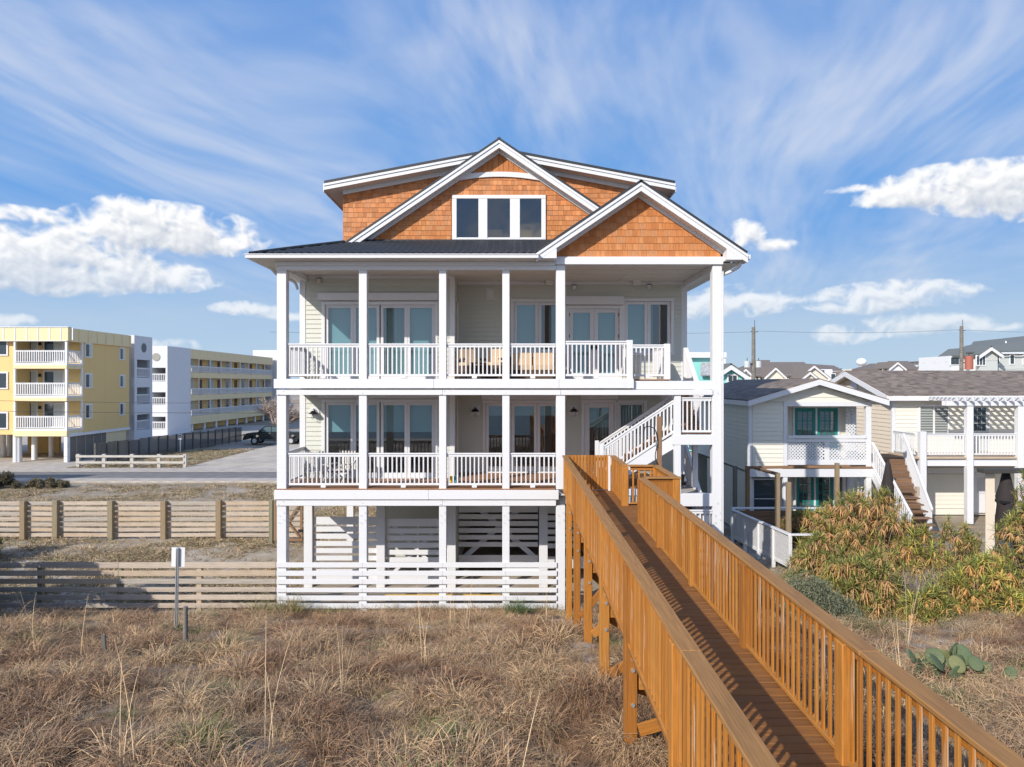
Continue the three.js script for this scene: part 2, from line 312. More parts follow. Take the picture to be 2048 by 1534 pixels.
// ---------- the ground ----------
const prof = [[-400, -9], [-60, -3.2], [-38, -1.2], [-16, 1.4], [0, 2.0], [5, 2.1], [7.6, 1.95], [9.3, 1.72], [12.4, 1.28], [14.7, .86], [17.1, .2], [19.2, -.33], [21.5, -.27], [25, -.06], [1200, -.03]];
function ground(x, d) {
  let y = -.03;
  for (let i = 0; i < prof.length - 1; i++) if (d >= prof[i][0] && d < prof[i + 1][0]) { const [a, b] = [prof[i], prof[i + 1]]; y = mix(a[1], b[1], (d - a[0]) / (b[0] - a[0])); break; }
  const near = sm(20.5, 15, d) * sm(-14, 2, d);
  y += near * (.16 * vn(x * .45, d * .45) + .09 * vn(x * 1.3 + 8, d * 1.3) + .03 * vn(x * 4, d * 4));
  y += (1 - near) * .035 * vn(x * .8, d * .8) * sm(43, 38, d) * sm(19.6, 23, d);
  y += .35 * sm(6.5, 9, x) * sm(29, 22, d) * sm(15, 20, d);
  return y;
}
{
  const axis = (lo, hi, f, far) => { const a = []; let v = lo; for (; v < hi; v += f) a.push(v); a.push(hi); let s = f; while (a[a.length - 1] < far) { s *= 1.22; a.push(a[a.length - 1] + s); } s = f; while (a[0] > -far) { s *= 1.22; a.unshift(a[0] - s); } return a; };
  const xs = axis(-16, 18, .16, 900), ds = axis(3, 34, .16, 1100), pos = [], idx = [], colr = [], uv = [];
  for (const d of ds) for (const x of xs) {
    pos.push(x, ground(x, d), -d); uv.push(x, d);
    const n = fbm(x * .55 + 3, d * .55, 4), n2 = fbm(x * 2.3, d * 2.3 + 7, 3);
    let lit = sm(-.34, .08, n + .6 * n2);                       // plant litter over sand
    if (d > 20) lit = sm(-.40, .35, n + .7 * n2) * .9; if (d < 1) lit *= sm(-14, -2, d);
    const s = [.52, .45, .37], l = d < 20 ? [.17, .112, .07] : [.33, .25, .16], k = 1 + .22 * n2;
    colr.push(mix(s[0], l[0], lit) * k, mix(s[1], l[1], lit) * k, mix(s[2], l[2], lit) * k);
  }
  const W = xs.length;
  for (let j = 0; j < ds.length - 1; j++) for (let i = 0; i < W - 1; i++) { const a = j * W + i; idx.push(a, a + 1, a + W + 1, a, a + W + 1, a + W); }
  const g = new THREE.BufferGeometry(); g.setAttribute('position', new THREE.Float32BufferAttribute(pos, 3)); g.setAttribute('color', new THREE.Float32BufferAttribute(colr, 3)); g.setAttribute('uv', new THREE.Float32BufferAttribute(uv, 2)); g.setIndex(idx); g.computeVertexNormals();
  const sandT = tex(512, tile((u, v) => .80 + .22 * fbm(u * 50, v * 50, 3) + .16 * fbm(u * 9, v * 9, 4)), false);
  const bumpT = tex(512, tile((u, v) => .5 + .4 * fbm(u * 26, v * 26, 4) + .2 * fbm(u * 7, v * 7, 3)), false);
  const m = new THREE.MeshStandardMaterial({ vertexColors: true, roughness: 1, map: rep(sandT, .5), bumpMap: rep(bumpT, .4), bumpScale: .035 });
  const o = new THREE.Mesh(g, m); o.receiveShadow = o.castShadow = true; tag(o, 'ground', 'pale sand with brown plant litter around the house', null, null, 'structure');
}
{ // the sea behind the drone, which the windows mirror
  const g = new THREE.PlaneGeometry(5000, 2400); g.rotateX(-Math.PI / 2);
  const wT = tex(256, tile((u, v) => .5 + .5 * fbm(u * 8, v * 20, 4)), false);
  const o = new THREE.Mesh(g, new THREE.MeshStandardMaterial({ color: col(.02, .07, .10), roughness: .12, bumpMap: rep(wT, 90, 160), bumpScale: .5 }));
  o.position.set(0, -2, 1245); tag(o, 'sea', 'blue-green sea beyond the beach', null, null, 'structure');
}
const flat = (name, m, x0, x1, d0, d1, y, label) => { const g = new THREE.PlaneGeometry(x1 - x0, d1 - d0); g.rotateX(-Math.PI / 2); const u = g.attributes.uv; for (let i = 0; i < u.count; i++) u.setXY(i, u.getX(i) * (x1 - x0), u.getY(i) * (d1 - d0)); const o = new THREE.Mesh(g, m); o.position.set((x0 + x1) / 2, y, -(d0 + d1) / 2); o.receiveShadow = true; return tag(o, name, label, null, null, 'structure'); };
const roughT = tex(512, tile((u, v) => .78 + .25 * fbm(u * 60, v * 60, 3) + .34 * fbm(u * 5, v * 5, 5)), false);
const asphalt = M(.25, .235, .22, .95, { map: rep(roughT, .25) }), concrete = M(.56, .50, .43, .95, { map: rep(roughT, .3) }), gravelM = M(.62, .54, .44, 1, { map: rep(roughT, .13) });
flat('road', asphalt, -200, 200, 44, 47.4, .03, 'grey asphalt road crossing behind the house');
flat('parking_lot', gravelM, -23.2, 12, 49.3, 78, .035, 'pale gravel parking lot beyond the road');
flat('parking_lot', concrete, -62, -31.5, 49.3, 100, .035, 'pale concrete parking area under the yellow building');
for (const [name, d0, d1, lab] of [['kerb', 42.7, 44, 'worn concrete kerb on the house side of the road'], ['kerb', 47.4, 49.2, 'worn concrete gutter strip on the far side of the road']]) {
  const o = new THREE.Mesh(cbox(400, .12, d1 - d0), concrete); o.position.set(0, .0, -(d0 + d1) / 2); o.receiveShadow = true; tag(o, name, lab, null, null, 'structure');
}

// ---------- the beach house ----------
const HOUSE = thing('beach_house', 'three-storey white beach house with orange cedar shingle gables', 'house', -.4, 0, 19.4);
const yD1 = 3.1, yD2 = 6.13, dF = 19.36;       // porch floors, depth of the porch front
const xs6 = [[-6.375, .26], [-4.125, .22], [-1.917, .2], [-.167, .2], [1.347, .25], [5.68, .26]];
const bayD = 21.55, recD = 22.85, cornX = -1.785;
xs6.forEach(([x, w], i) => {
  const h = w / 2, top = i > 3 ? 9.28 : 9.14;
  bx(HOUSE, 'column', white, x - h, x + h, -.6, 2.62, dF, dF + w);
  if (i !== 5) { bx(HOUSE, 'column', white, x - h, x + h, 3.07, 5.68, dF, dF + w); bx(HOUSE, 'column', white, x - h, x + h, 6.12, top, dF, dF + w); }
  else bx(HOUSE, 'column', white, x - h, x + h, 2.61, top, dF, dF + w);
  const bolts = sub(HOUSE, 'bolt_row', x, 2, dF);
  for (const y of [2.7, 2.4, 2.2, 5.74]) for (const s of (i === 2 || i === 0 || y < 2.6) ? [-1, 1] : [0]) { const b = cyl(bolts, 'bolt', steel, x + s * h * .5, y - .006 + s * .04, y + .006 + s * .04, dF - .042, .010, .010, 8); b.rotation.x = Math.PI / 2; }
});
// beams and fascias of the two porch floors
const split = (nm, xsA, y0, y1, d0, d1) => { for (let i = 0; i < xsA.length - 1; i++) bx(HOUSE, nm, white, xsA[i] + (i ? .002 : 0), xsA[i + 1] - .002, y0, y1, d0, d1); };
split('beam', [-6.505, -1.917, 1.22], 2.62, 2.775, dF - .035, dF + .17);
split('fascia_board', [-6.56, -2.3, 1.29], 2.80, 3.06, dF - .075, dF - .03);
split('beam', [-6.505, -1.917, 1.347, 5.55], 5.68, 5.83, dF - .035, dF + .17);
split('fascia_board', [-6.56, -2.15, 1.3, 3.36], 5.865, 6.125, dF - .095, dF - .04);
bx(HOUSE, 'fascia_board', white, 3.36, 5.55, 5.84, 6.07, dF + .02, dF + .1);
bx(HOUSE, 'beam', white, -6.505, 1.22, 9.14, 9.25, dF - .02, dF + .2); bx(HOUSE, 'beam', white, -6.53, 1.2, 9.25, 9.375, dF - .05, dF + .22);
bx(HOUSE, 'beam', white, 1.2, 5.83, 9.285, 9.50, dF - .06, dF + .25);
for (const x of [-6.375, 5.68]) { bx(HOUSE, 'beam', white, x - .1, x + .1, 9.14, 9.32, dF + .27, x < 0 ? bayD : recD); bx(HOUSE, 'beam', white, x - .09, x + .09, 5.68, 5.83, dF + .27, x < 0 ? bayD : recD); }
bx(HOUSE, 'fascia_board', white, -6.56, -6.515, 5.865, 6.125, dF - .03, bayD); bx(HOUSE, 'fascia_board', white, -6.56, -6.515, 2.80, 3.06, dF - .02, bayD);
// ceilings, seams
bx(HOUSE, 'porch_ceiling', soffitM, -6.5, 5.8, 9.325, 9.37, dF + .22, recD + .05);
for (const x of [-4.1, -1.9, 1.3, 3.5]) bx(HOUSE, 'ceiling_seam', soffitM, x - .03, x + .03, 9.31, 9.325, dF + .25, recD);
for (const d of [20.4, 21.35]) bx(HOUSE, 'ceiling_seam', soffitM, -6.4, 5.6, 9.312, 9.325, d - .03, d + .03);
bx(HOUSE, 'ceiling_trim', white, -6.3, cornX, 9.22, 9.325, bayD - .06, bayD - .02); bx(HOUSE, 'ceiling_trim', white, cornX, 5.6, 9.22, 9.325, recD - .06, recD - .02);
// floor structure and deck boards
bx(HOUSE, 'floor_slab', roomM, -6.45, 5.54, 2.63, 2.84, dF + .2, recD + .08);
bx(HOUSE, 'deck_frame', white, -6.5, 1.2, 2.86, 3.05, dF + .0, recD); bx(HOUSE, 'deck_frame', white, 1.2, 4.4, 2.86, 3.05, dF + .22, recD);
bx(HOUSE, 'deck_frame', white, -6.5, 3.3, 5.87, 6.075, dF + .0, recD); bx(HOUSE, 'deck_frame', white, 3.3, 4.45, 5.87, 6.05, dF + .25, recD);
for (const [y, n, xr] of [[3.05, 24, 4.4], [6.08, 24, 3.3]]) {
  const f = sub(HOUSE, 'deck_floor', 0, y, 20.5);
  for (let i = 0; i < n; i++) { const d0 = dF - .02 + i * .146, hit = d0 > bayD - .05; if (d0 + .14 > recD) break; bx(f, 'deck_board', pick(houseDeck), hit ? cornX : -6.53, d0 > dF + .25 ? (y > 5 ? 4.45 : xr) : Math.min(xr, y > 5 ? 3.3 : 1.2), y + .008, y + .042, d0, d0 + .14); }
}
bx(HOUSE, 'deck_frame', white, 4.45, 5.62, 5.87, 6.1, 22.1, recD);
// body: side and back walls, inner floors, so that rooms are closed
bx(HOUSE, 'side_wall', siding, -6.5, -6.36, 2.6, 9.4, bayD + .08, 34); bx(HOUSE, 'side_wall', siding, 5.55, 5.68, 2.6, 9.4, recD + .08, 34);
bx(HOUSE, 'back_wall', siding, -6.5, 5.68, 2.6, 9.4, 33.9, 34);
bx(HOUSE, 'floor_slab', roomM, -6.35, 5.54, 2.62, 3.0, recD + .09, 33.88); bx(HOUSE, 'floor_slab', roomM, -6.35, 5.54, 5.75, 6.05, recD + .09, 33.88); bx(HOUSE, 'floor_slab', roomM, -6.35, 5.54, 9.35, 9.45, recD + .09, 33.88);
bx(HOUSE, 'floor_slab', roomM, -6.35, cornX, 2.62, 3.03, bayD + .09, recD + .08); bx(HOUSE, 'floor_slab', roomM, -6.35, cornX, 5.75, 6.06, bayD + .09, recD + .08); bx(HOUSE, 'floor_slab', roomM, -6.35, cornX, 9.38, 9.45, bayD + .09, recD + .08);
bx(HOUSE, 'room_wall', roomM, -6.35, 5.54, 3.0, 9.35, 27, 27.1); bx(HOUSE, 'room_wall', roomM, cornX - .12, cornX, 3.0, 9.35, recD + .09, 27);
// front walls with siding and openings
const oBayU = [-5.75, -2.38, 6.14, 8.42], oBayL = [-5.75, -2.38, 3.11, 5.42];
const oWinL = [.06, 1.66, 7.02, 8.66], oDoorU = [1.86, 3.5, 6.14, 8.44], oWinR = [3.68, 5.18, 6.98, 8.68];
const oSlide = [-.86, 1.66, 3.13, 5.36], oDoorL = [2.36, 3.34, 3.12, 5.38], oWinB = [3.5, 4.3, 4.3, 5.36];
function wallSheet(part, x0, x1, y0, y1, d, holes) {        // sheathing around the openings
  const xsC = [...new Set([x0, x1, ...holes.flatMap((h) => [h[0], h[1]])])].sort((a, b) => a - b);
  for (let i = 0; i < xsC.length - 1; i++) {
    const [a, b] = [xsC[i], xsC[i + 1]]; let ys = [[y0, y1]];
    for (const h of holes) if (h[0] <= a + 1e-6 && h[1] >= b - 1e-6) ys = ys.flatMap(([p, q]) => [[p, Math.max(p, Math.min(q, h[2]))], [Math.min(q, Math.max(p, h[3])), q]].filter(([s, t]) => t - s > .01));
    for (const [p, q] of ys) bx(part, 'sheathing', siding, a, b, p, q, d + .001, d + .09);
  }
}
const grow = (h, c = .07) => [h[0] - c, h[1] + c, h[2] - .02, h[3] + c];
for (const [x0, x1, y0, y1, d, holes] of [[-6.5, cornX, 6.06, 9.33, bayD, [oBayU]], [-6.5, cornX, 3.04, 5.86, bayD, [oBayL]], [cornX, 5.68, 6.06, 9.33, recD, [oWinL, oDoorU, oWinR]], [cornX, 5.68, 3.04, 5.86, recD, [oSlide, oDoorL, oWinB]]]) {
  const w = sub(HOUSE, 'siding_wall', x0, y0, d);
  wallSheet(w, x0, x1, y0, y1, d, holes);
  sidingFront(w, siding, x0 + (d === bayD ? .16 : .02), x1 - .1, y0 + .06, y1 - .02, d, .143, holes.map((h) => grow(h)));
}
for (const [y0, y1] of [[3.04, 5.86], [6.06, 9.33]]) { // return wall beside the recess, corner boards
  const w = sub(HOUSE, 'siding_wall', cornX, y0, 22.2);
  bx(w, 'sheathing', siding, cornX - .1, cornX, y0, y1, bayD + .095, recD); sidingRight(w, siding, cornX, y0 + .06, y1, bayD + .1, recD, .143);
  bx(HOUSE, 'corner_board', white, cornX - .13, cornX + .025, y0, y1, bayD - .03, bayD + .1); bx(HOUSE, 'corner_board', white, -6.53, -6.35, y0, y1, bayD - .03, bayD + .1); bx(HOUSE, 'corner_board', white, 5.52, 5.71, y0, y1, recD - .03, recD + .1);
  bx(w, 'shutter_track', white, cornX + .03, cornX + .07, y0 + .05, y1 - (y0 > 5 ? .75 : .35), 22.3, 22.36);
}
const bayEdges = [[-5.75, -4.88], [-4.9, -4.08], [-4.05, -3.22], [-3.24, -2.38]];
glazed(HOUSE, 'sliding_door', ...oBayU, bayD, { n: 4, edges: bayEdges, gap: .09, rail: .09, foot: .14, gl: glass, blind: [1, 1, 0, 1], curtain: [null, null, [0, 1], null] });
glazed(HOUSE, 'sliding_door', ...oBayL, bayD, { n: 4, edges: bayEdges, gap: .09, rail: .09, foot: .14, gl: glass, blind: .4 });
for (const [y, hh] of [[8.55, .22], [5.55, .14]]) { const s = sub(HOUSE, 'roller_shutter', -4.06, y, bayD); bx(s, 'shutter_box', white, -5.93, -2.26, y, y + hh, bayD - .2, bayD - .02); bx(s, 'end_cap', whiteTrim, -2.25, -2.23, y + .01, y + hh - .01, bayD - .19, bayD - .03); }
glazed(HOUSE, 'casement_window', ...oWinL, recD, { n: 2, gap: .1, rail: .1, foot: .1, gl: glass, blind: [1, 0], curtain: [null, [.45, .95]] });
glazed(HOUSE, 'casement_window', ...oWinR, recD, { n: 2, gap: .1, rail: .1, foot: .1, gl: glass, blind: [1, 0], curtain: [null, [.0, .3]] });
{ const fd = glazed(HOUSE, 'french_door', ...oDoorU, recD, { n: 2, gap: .13, rail: .13, foot: .2, gl: glass, blind: 1 });
  for (const s of [-1, 1]) { bx(fd, 'door_handle', darkMetal, 2.68 + s * .075 - .018, 2.68 + s * .075 + .018, 7.1, 7.3, recD - .03, recD + .01); bx(fd, 'door_handle', darkMetal, 2.68 + s * .075 - .05, 2.68 + s * .075 + .05, 7.16, 7.19, recD - .07, recD - .045); }
  for (const x of [1.875, 3.485]) for (const y of [6.4, 7.5, 8.2]) bx(fd, 'hinge', darkMetal, x - .012, x + .012, y, y + .1, recD - .012, recD + .01);
  const s = sub(HOUSE, 'roller_shutter', 2.68, 8.56, recD); bx(s, 'shutter_box', white, 1.74, 3.6, 8.56, 8.83, recD - .22, recD - .02); bx(s, 'end_cap', whiteTrim, 3.6, 3.63, 8.57, 8.82, recD - .2, recD - .03); }
glazed(HOUSE, 'sliding_door', ...oSlide, recD, { n: 3, gap: .1, rail: .1, foot: .16, gl: glass, blind: .16 });
bx(HOUSE, 'door_header', white, -1.0, 1.8, 5.47, 5.62, recD - .1, recD - .052);
glazed(HOUSE, 'glazed_door', ...oDoorL, recD, { n: 1, gap: .17, rail: .17, foot: .22, gl: glass, blind: .35 });
bx(HOUSE, 'door_header', white, 2.24, 3.46, 5.49, 5.63, recD - .1, recD - .052);
glazed(HOUSE, 'window', ...oWinB, recD, { n: 1, gap: .05, rail: .06, foot: .06, gl: glass, curtain: [[0, 1]] });
// porch railings
for (const y of [yD1, yD2]) {
  for (let i = 0; i < (y === yD1 ? 4 : 4); i++) { const a = xs6[i][0] + xs6[i][1] / 2, b = xs6[i + 1][0] - xs6[i + 1][1] / 2; railing(HOUSE, 'porch_railing', white, [a + .01, dF + .1], [b - .01, dF + .1], y, { h: y === yD1 ? .97 : .98 }); }
  railing(HOUSE, 'porch_railing', white, [-6.4, dF + .3], [-6.4, bayD - .04], y, { h: .97, block: false });
}
railing(HOUSE, 'porch_railing', white, [1.49, dF + .02], [3.17, dF + .02], yD2, { h: 1.05 });
bx(HOUSE, 'railing_post', white, 3.17, 3.34, 6.05, yD2 + 1.07, dF - .04, dF + .13);
railing(HOUSE, 'porch_railing', white, [3.26, dF + .14], [3.26, 20.55], yD2, { h: .98, block: false });
railing(HOUSE, 'porch_railing', white, [3.36, 19.95], [4.33, 19.95], yD2, { h: .98 });
bx(HOUSE, 'railing_post', white, 4.33, 4.5, 6.05, yD2 + 1.0, 19.87, 20.04);
railing(HOUSE, 'porch_railing', white, [4.42, 20.05], [4.42, 21.9], yD2, { h: .98, block: false });
bx(HOUSE, 'deck_frame', white, 3.36, 4.47, 5.84, 6.08, 19.8, 19.9);

// ---------- stairs on the right side of the house ----------
{
  const st = sub(HOUSE, 'porch_stair', 3.4, 3.1, 20), n = 9, x0 = 2.3, x1 = 4.55, yl = 4.62;
  for (let i = 0; i < n; i++) { const x = mix(x0, x1, i / n), y = yD1 + (i + 1) * (yl - yD1) / n; bx(st, 'tread', pick(deckSet), x - .02, x + .29, y - .04, y, 19.62, 20.6); bx(st, 'riser', brownWood[0], x + .0, x + .02, y - .165, y - .041, 19.64, 20.58); }
  for (const d of [19.56, 20.62]) { prism(st, 'stringer', white, [[x0 - .05, 3.1], [x0 + .42, 3.1], [x1, yl - .42], [x1, yl - .04], [x0 + .02, yD1 + .14]], d, d + .045);
    railing(st, 'stair_railing', white, [2.55, d], [x1 + .05, d], 3.27, { y2: yl, h: .98, step: .125, block: false, low: .06, top: .08 });
    bx(st, 'newel_post', white, 2.44, 2.56, 3.1, 4.32, d - .06, d + .06); }
  bx(st, 'landing_beam', white, 4.45, 5.56, 4.3, 4.58, dF + .0, dF + .16); bx(st, 'landing_floor', houseDeck[0], 4.5, 5.56, 4.585, 4.625, dF + .17, 20.55);
  bx(st, 'landing_post', white, 4.5, 4.68, 2.95, 5.68, dF + .01, dF + .19); bx(st, 'landing_post', white, 5.3, 5.45, 2.95, 4.3, 20.5, 20.65);
  railing(st, 'landing_railing', white, [4.69, dF + .1], [5.54, dF + .1], yl, { h: 1.0, block: false, low: .02 });
  // upper flight, going away from the sea
  const m = 9;
  for (let i = 0; i < m; i++) { const d = mix(20.3, 22.1, i / m), y = yl + (i + 1) * (yD2 - yl) / (m + 1); bx(st, 'tread', pick(houseDeck), 4.72, 5.44, y - .04, y, d - .02, d + .25); bx(st, 'riser', houseDeck[1], 4.74, 5.42, y - .15, y - .041, d + .0, d + .02); }
  for (const x of [4.62, 5.46]) { prismX(st, 'stringer', white, [[20.25, yl], [20.5, yl - .2], [22.1, yD2 - .36], [22.1, yD2 - .05], [20.3, yl + .2]], x, x + .05); railing(st, 'stair_railing', white, [x + .02, 20.25], [x + .02, 22.05], yl + .05, { y2: yD2, h: .98, block: false, low: .08, top: .14 }); bx(st, 'newel_post', white, x - .04, x + .1, yD2 - .1, yD2 + 1.0, 22.05, 22.19); }
  // flight from the ground
  for (let i = 0; i < 10; i++) { const d = mix(19.9, 22.3, i / 10), y = 1.3 + (i + 1) * .18; bx(st, 'tread', pick(brownWood), 4.75, 5.45, y - .04, y, d - .02, d + .27); bx(st, 'riser', brownWood[2], 4.77, 5.43, y - .175, y - .041, d, d + .02); }
  railing(st, 'stair_railing', white, [5.48, 19.8], [5.48, 22.2], 1.4, { y2: 3.2, h: 1.0, block: false, low: .08 });
  bx(st, 'lower_beam', white, 4.4, 5.55, 2.6, 2.95, dF, dF + .16);
  for (let k = 0; k < 6; k++) bx(st, 'slat', white, 4.9, 5.54, .3 + k * .36, .56 + k * .36, dF + .12, dF + .15);
  railing(st, 'stair_railing', white, [4.9, dF + .05], [5.54, dF + .05], 1.55, { h: .95, block: false });
}
// conduit beside the right column, downspout, gutter ends
tube(HOUSE, 'conduit', whiteTrim, [[5.83, -.1, dF - .02], [5.83, 4, dF - .02], [5.83, 9.1, dF - .02]], .02, 4, 8);
// downspout at the right eave and the left eave
tube(HOUSE, 'downspout', whiteTrim, [[6.3, 9.42, 19.25], [6.28, 9.25, 19.3], [6.05, 9.1, 19.5], [5.88, 9.05, 19.7]], .045, 16, 8);
tube(HOUSE, 'downspout', whiteTrim, [[-7.05, 9.4, 20.4], [-6.9, 9.2, 20.6], [-6.64, 9.08, bayD - .1], [-6.6, 8.9, bayD]], .045, 16, 8);

// ---------- roofs ----------
const aX = -.39, aY = 13.45, sl = .677;
const roofY = (x) => aY - sl * Math.abs(x - aX);
function rake(name, ax, ay, s, xl, xr, d0, d1, roofEnd, wallD, friezeW) {   // two roof planes with dark metal on top, white fascia and frieze boards in front
  const g = sub(HOUSE, name, ax, ay, d0);
  for (const xe of [xl, xr]) {
    const ye = ay - s * Math.abs(xe - ax), len = Math.hypot(xe - ax, ye - ay), nx = (xe > ax ? 1 : -1) * s / Math.hypot(1, s), ny = 1 / Math.hypot(1, s);
    slab(g, 'roof_plane', darkRoof, [[ax, ay, d0], [xe, ye, d0], [xe, ye, roofEnd], [ax, ay, roofEnd]], .075);
    const off = (k) => [[ax - (xe > ax ? 1 : -1) * 0, ay - k / ny], [xe, ye - k / ny]];
    const band = (k0, k1, dd0, dd1, nm, m, cut = 0) => { const [a, b] = off(k0), [c, e] = off(k1); const xb = mix(a[0], b[0], 1 - cut), yb = mix(a[1], b[1], 1 - cut), ye2 = mix(c[1], e[1], 1 - cut); prism(g, nm, m, [a, [xb, yb], [xb, ye2], c], dd0, dd1); };
    band(.077, .14, d0 - .03, d0 + .05, 'drip_board', white); band(.14, .26, d0 + .0, d0 + .06, 'fascia_board', white);
    band(.2, .235, d0 + .061, wallD - .06, 'soffit', soffitM); band(.19, .32 + friezeW, wallD - .058, wallD - .02, 'frieze_board', white, .02);
  }
  return g;
}
rake('main_gable_roof', aX, aY, sl, -5.2, 4.42, 21.18, 33.8, 33.9, bayD - .02, .0);
rake('porch_gable_roof', 3.5, 11.54, .675, .66, 6.4, 18.98, 22.4, 22.48, 19.43, .0);
// boxed eave returns of the porch gable
prism(HOUSE, 'eave_return', white, [[.68, 9.40], [1.21, 9.40], [1.21, 9.84], [.68, 9.48]], 18.985, 19.36);
prism(HOUSE, 'eave_return', white, [[6.38, 9.36], [5.83, 9.36], [5.83, 9.82], [6.38, 9.45]], 18.985, 19.36);
bx(HOUSE, 'soffit', soffitM, 5.8, 6.3, 9.33, 9.345, 19.41, 30); 
{ const g = sub(HOUSE, 'gutter', 6.42, 9.4, 19); bx(g, 'gutter_trough', white, 6.36, 6.48, 9.38, 9.5, 18.99, 30); }
slab(HOUSE, 'side_roof', darkRoof, [[4.42, 10.19, 21.2], [6.4, 9.56, 21.2], [6.4, 9.56, 33.9], [4.42, 10.19, 33.9]], .1);
// shed dormers
{
  const g = sub(HOUSE, 'dormer_roof', aX, 13.4, 22);
  for (const s of [-1, 1]) {
    const xe = aX + s * 5.53, ye = 13.43 - .19 * 5.53;
    slab(g, 'roof_plane', darkRoof, [[aX, 13.43, 22.02], [xe, ye, 22.02], [xe, ye, 33.9], [aX, 13.43, 33.9]], .1);
    const q = (k0, k1, d0, d1, nm, m, e = 0) => prism(g, nm, m, [[aX, 13.43 - k0], [xe - s * e, ye - k0 + .19 * e], [xe - s * e, ye - k1 + .19 * e], [aX, 13.43 - k1]], d0, d1);
    q(.102, .17, 21.98, 22.06, 'drip_board', white); q(.17, .29, 22.01, 22.07, 'fascia_board', white); q(.26, .29, 22.071, 22.42, 'soffit', soffitM);
    q(.25, .42, 22.43, 22.479, 'frieze_board', white, .5);
    slab(g, 'soffit', soffitM, [[xe, ye - .27, 22.07], [xe - s * .5, ye - .27 + .095, 22.07], [xe - s * .5, ye - .27 + .095, 33.8], [xe, ye - .27, 33.8]], .02);
    slab(g, 'eave_fascia', white, [[xe + s * .02, ye - .1, 22.02], [xe, ye - .1, 22.02], [xe, ye - .1, 33.8], [xe + s * .02, ye - .1, 33.8]], .24);
  }
  slab(g, 'roof_ridge', darkRoof, [[aX - .05, 13.46, 21.2], [aX + .05, 13.46, 21.2], [aX + .05, 13.46, 33.9], [aX - .05, 13.46, 33.9]], .04);
}
// porch hip roof of stone-coated wave tiles: rippled surface
{
  const g = sub(HOUSE, 'porch_roof', -3, 9.5, 20), eY = 9.5, dE = 18.98, rise = .345;
  const wavy = (name, P, nu, nv, clip) => {               // P(u, v) -> [x, y, d], u metres along the eave, v 0..1 up the slope
    const pos = [], idx = [], uv = [];
    for (let j = 0; j <= nv; j++) for (let i = 0; i <= nu; i++) { const p = P(i / nu, j / nv); pos.push(p[0], p[1], -p[2]); uv.push(p[0], p[2]); }
    for (let j = 0; j < nv; j++) for (let i = 0; i < nu; i++) { const a = j * (nu + 1) + i; idx.push(a, a + 1, a + nu + 2, a, a + nu + 2, a + nu + 1); }
    const ge = new THREE.BufferGeometry(); ge.setAttribute('position', new THREE.Float32BufferAttribute(pos, 3)); ge.setAttribute('uv', new THREE.Float32BufferAttribute(uv, 2)); ge.setIndex(idx); ge.computeVertexNormals();
    return put(new THREE.Mesh(ge, darkRoof), g, name, 0, 0, 0);
  };
  const ripple = (s, run) => .035 * Math.pow(Math.abs(Math.sin(s * Math.PI / .2)), 1.4) - .03 * ((run / .37) % 1);
  const rows = 42;
  wavy('wave_tiles', (u, v) => { const run = v * 2.6, xl = -7.12 + run * .98, x = mix(xl, .95 + Math.max(0, run - .5), u); return [x, eY + .02 + run * rise + ripple(x, run), dE + run]; }, 420, rows);
  wavy('wave_tiles', (u, v) => { const run = v * 2.05, d = mix(dE + .02 + run, 33.9, u); return [-7.12 + run, eY + .015 + run * rise + ripple(d, run), d]; }, 300, 12);
  slab(g, 'roof_deck', darkRoof, [[-7.1, eY - .03, dE + .02], [.95, eY - .03, dE + .02], [2.2, eY - .03 + 2.55 * rise, dE + 2.57], [-4.6, eY - .03 + 2.55 * rise, dE + 2.57]], .03);
  slab(g, 'roof_deck', darkRoof, [[-7.1, eY - .03, dE + .04], [-7.1, eY - .03, 33.8], [-5.1, eY - .03 + 2 * rise, 33.8], [-5.1, eY - .03 + 2 * rise, dE + 2.04]], .03);
  tube(g, 'hip_cap', darkRoof, [[-7.12, eY + .03, dE], [-6.1, eY + .05 + 1.02 * rise, dE + 1.04], [-5.05, eY + .06 + 2.05 * rise, dE + 2.1]], .05, 12, 8);
  bx(HOUSE, 'flashing', darkRoof, -4.9, 1.75, 10.28, 10.42, bayD - .09, bayD - .045);
  bx(HOUSE, 'soffit', soffitM, -7.1, 1.2, 9.375, 9.39, dE + .06, dF - .052); bx(HOUSE, 'soffit', soffitM, -7.1, -6.54, 9.375, 9.39, dF - .05, 30);
  const gt = sub(HOUSE, 'gutter', -3, 9.4, 19); bx(gt, 'gutter_trough', white, -7.2, .72, 9.385, 9.475, dE - .1, dE + .05); bx(gt, 'gutter_lip', white, -7.22, .74, 9.475, 9.50, dE - .12, dE + .04); bx(gt, 'gutter_trough', white, -7.2, -7.08, 9.385, 9.49, dE + .051, 30);
}
// ---------- cedar shingles ----------
const cedar = [[.66, .27, .105], [.70, .30, .125], [.60, .235, .085], [.68, .255, .09], [.63, .285, .135], [.57, .215, .075]];
const cedarM = cedar.map(([r, g, b], i) => M(r * 1.03, g * 1.0, b * .88, .85, { map: i % 2 ? rep(grainT, 1.3, 2.6, .1 * i, .3) : rep(grainT, 1.5, 2.4, .2, .1 * i) }));
const cedarV = new THREE.MeshStandardMaterial({ vertexColors: true, roughness: .7, map: rep(grainT, 1.4, 2.5, .5, .2) });
const shingleG = (() => { // unit wide, unit tall wedge, grain upright
  const s = new THREE.Shape([[0, 0], [.02, 0], [.02, .01], [.006, 1.1], [0, 1.1]].map(([a, b]) => new THREE.Vector2(a, b)));
  const g = new THREE.ExtrudeGeometry(s, { depth: 1, bevelEnabled: false }); g.rotateY(-Math.PI / 2).translate(1, 0, 0);
  const p = g.attributes.position, u = g.attributes.uv; for (let i = 0; i < p.count; i++) u.setXY(i, p.getY(i) * .15, p.getX(i) * .15 + p.getZ(i)); return g;
})();
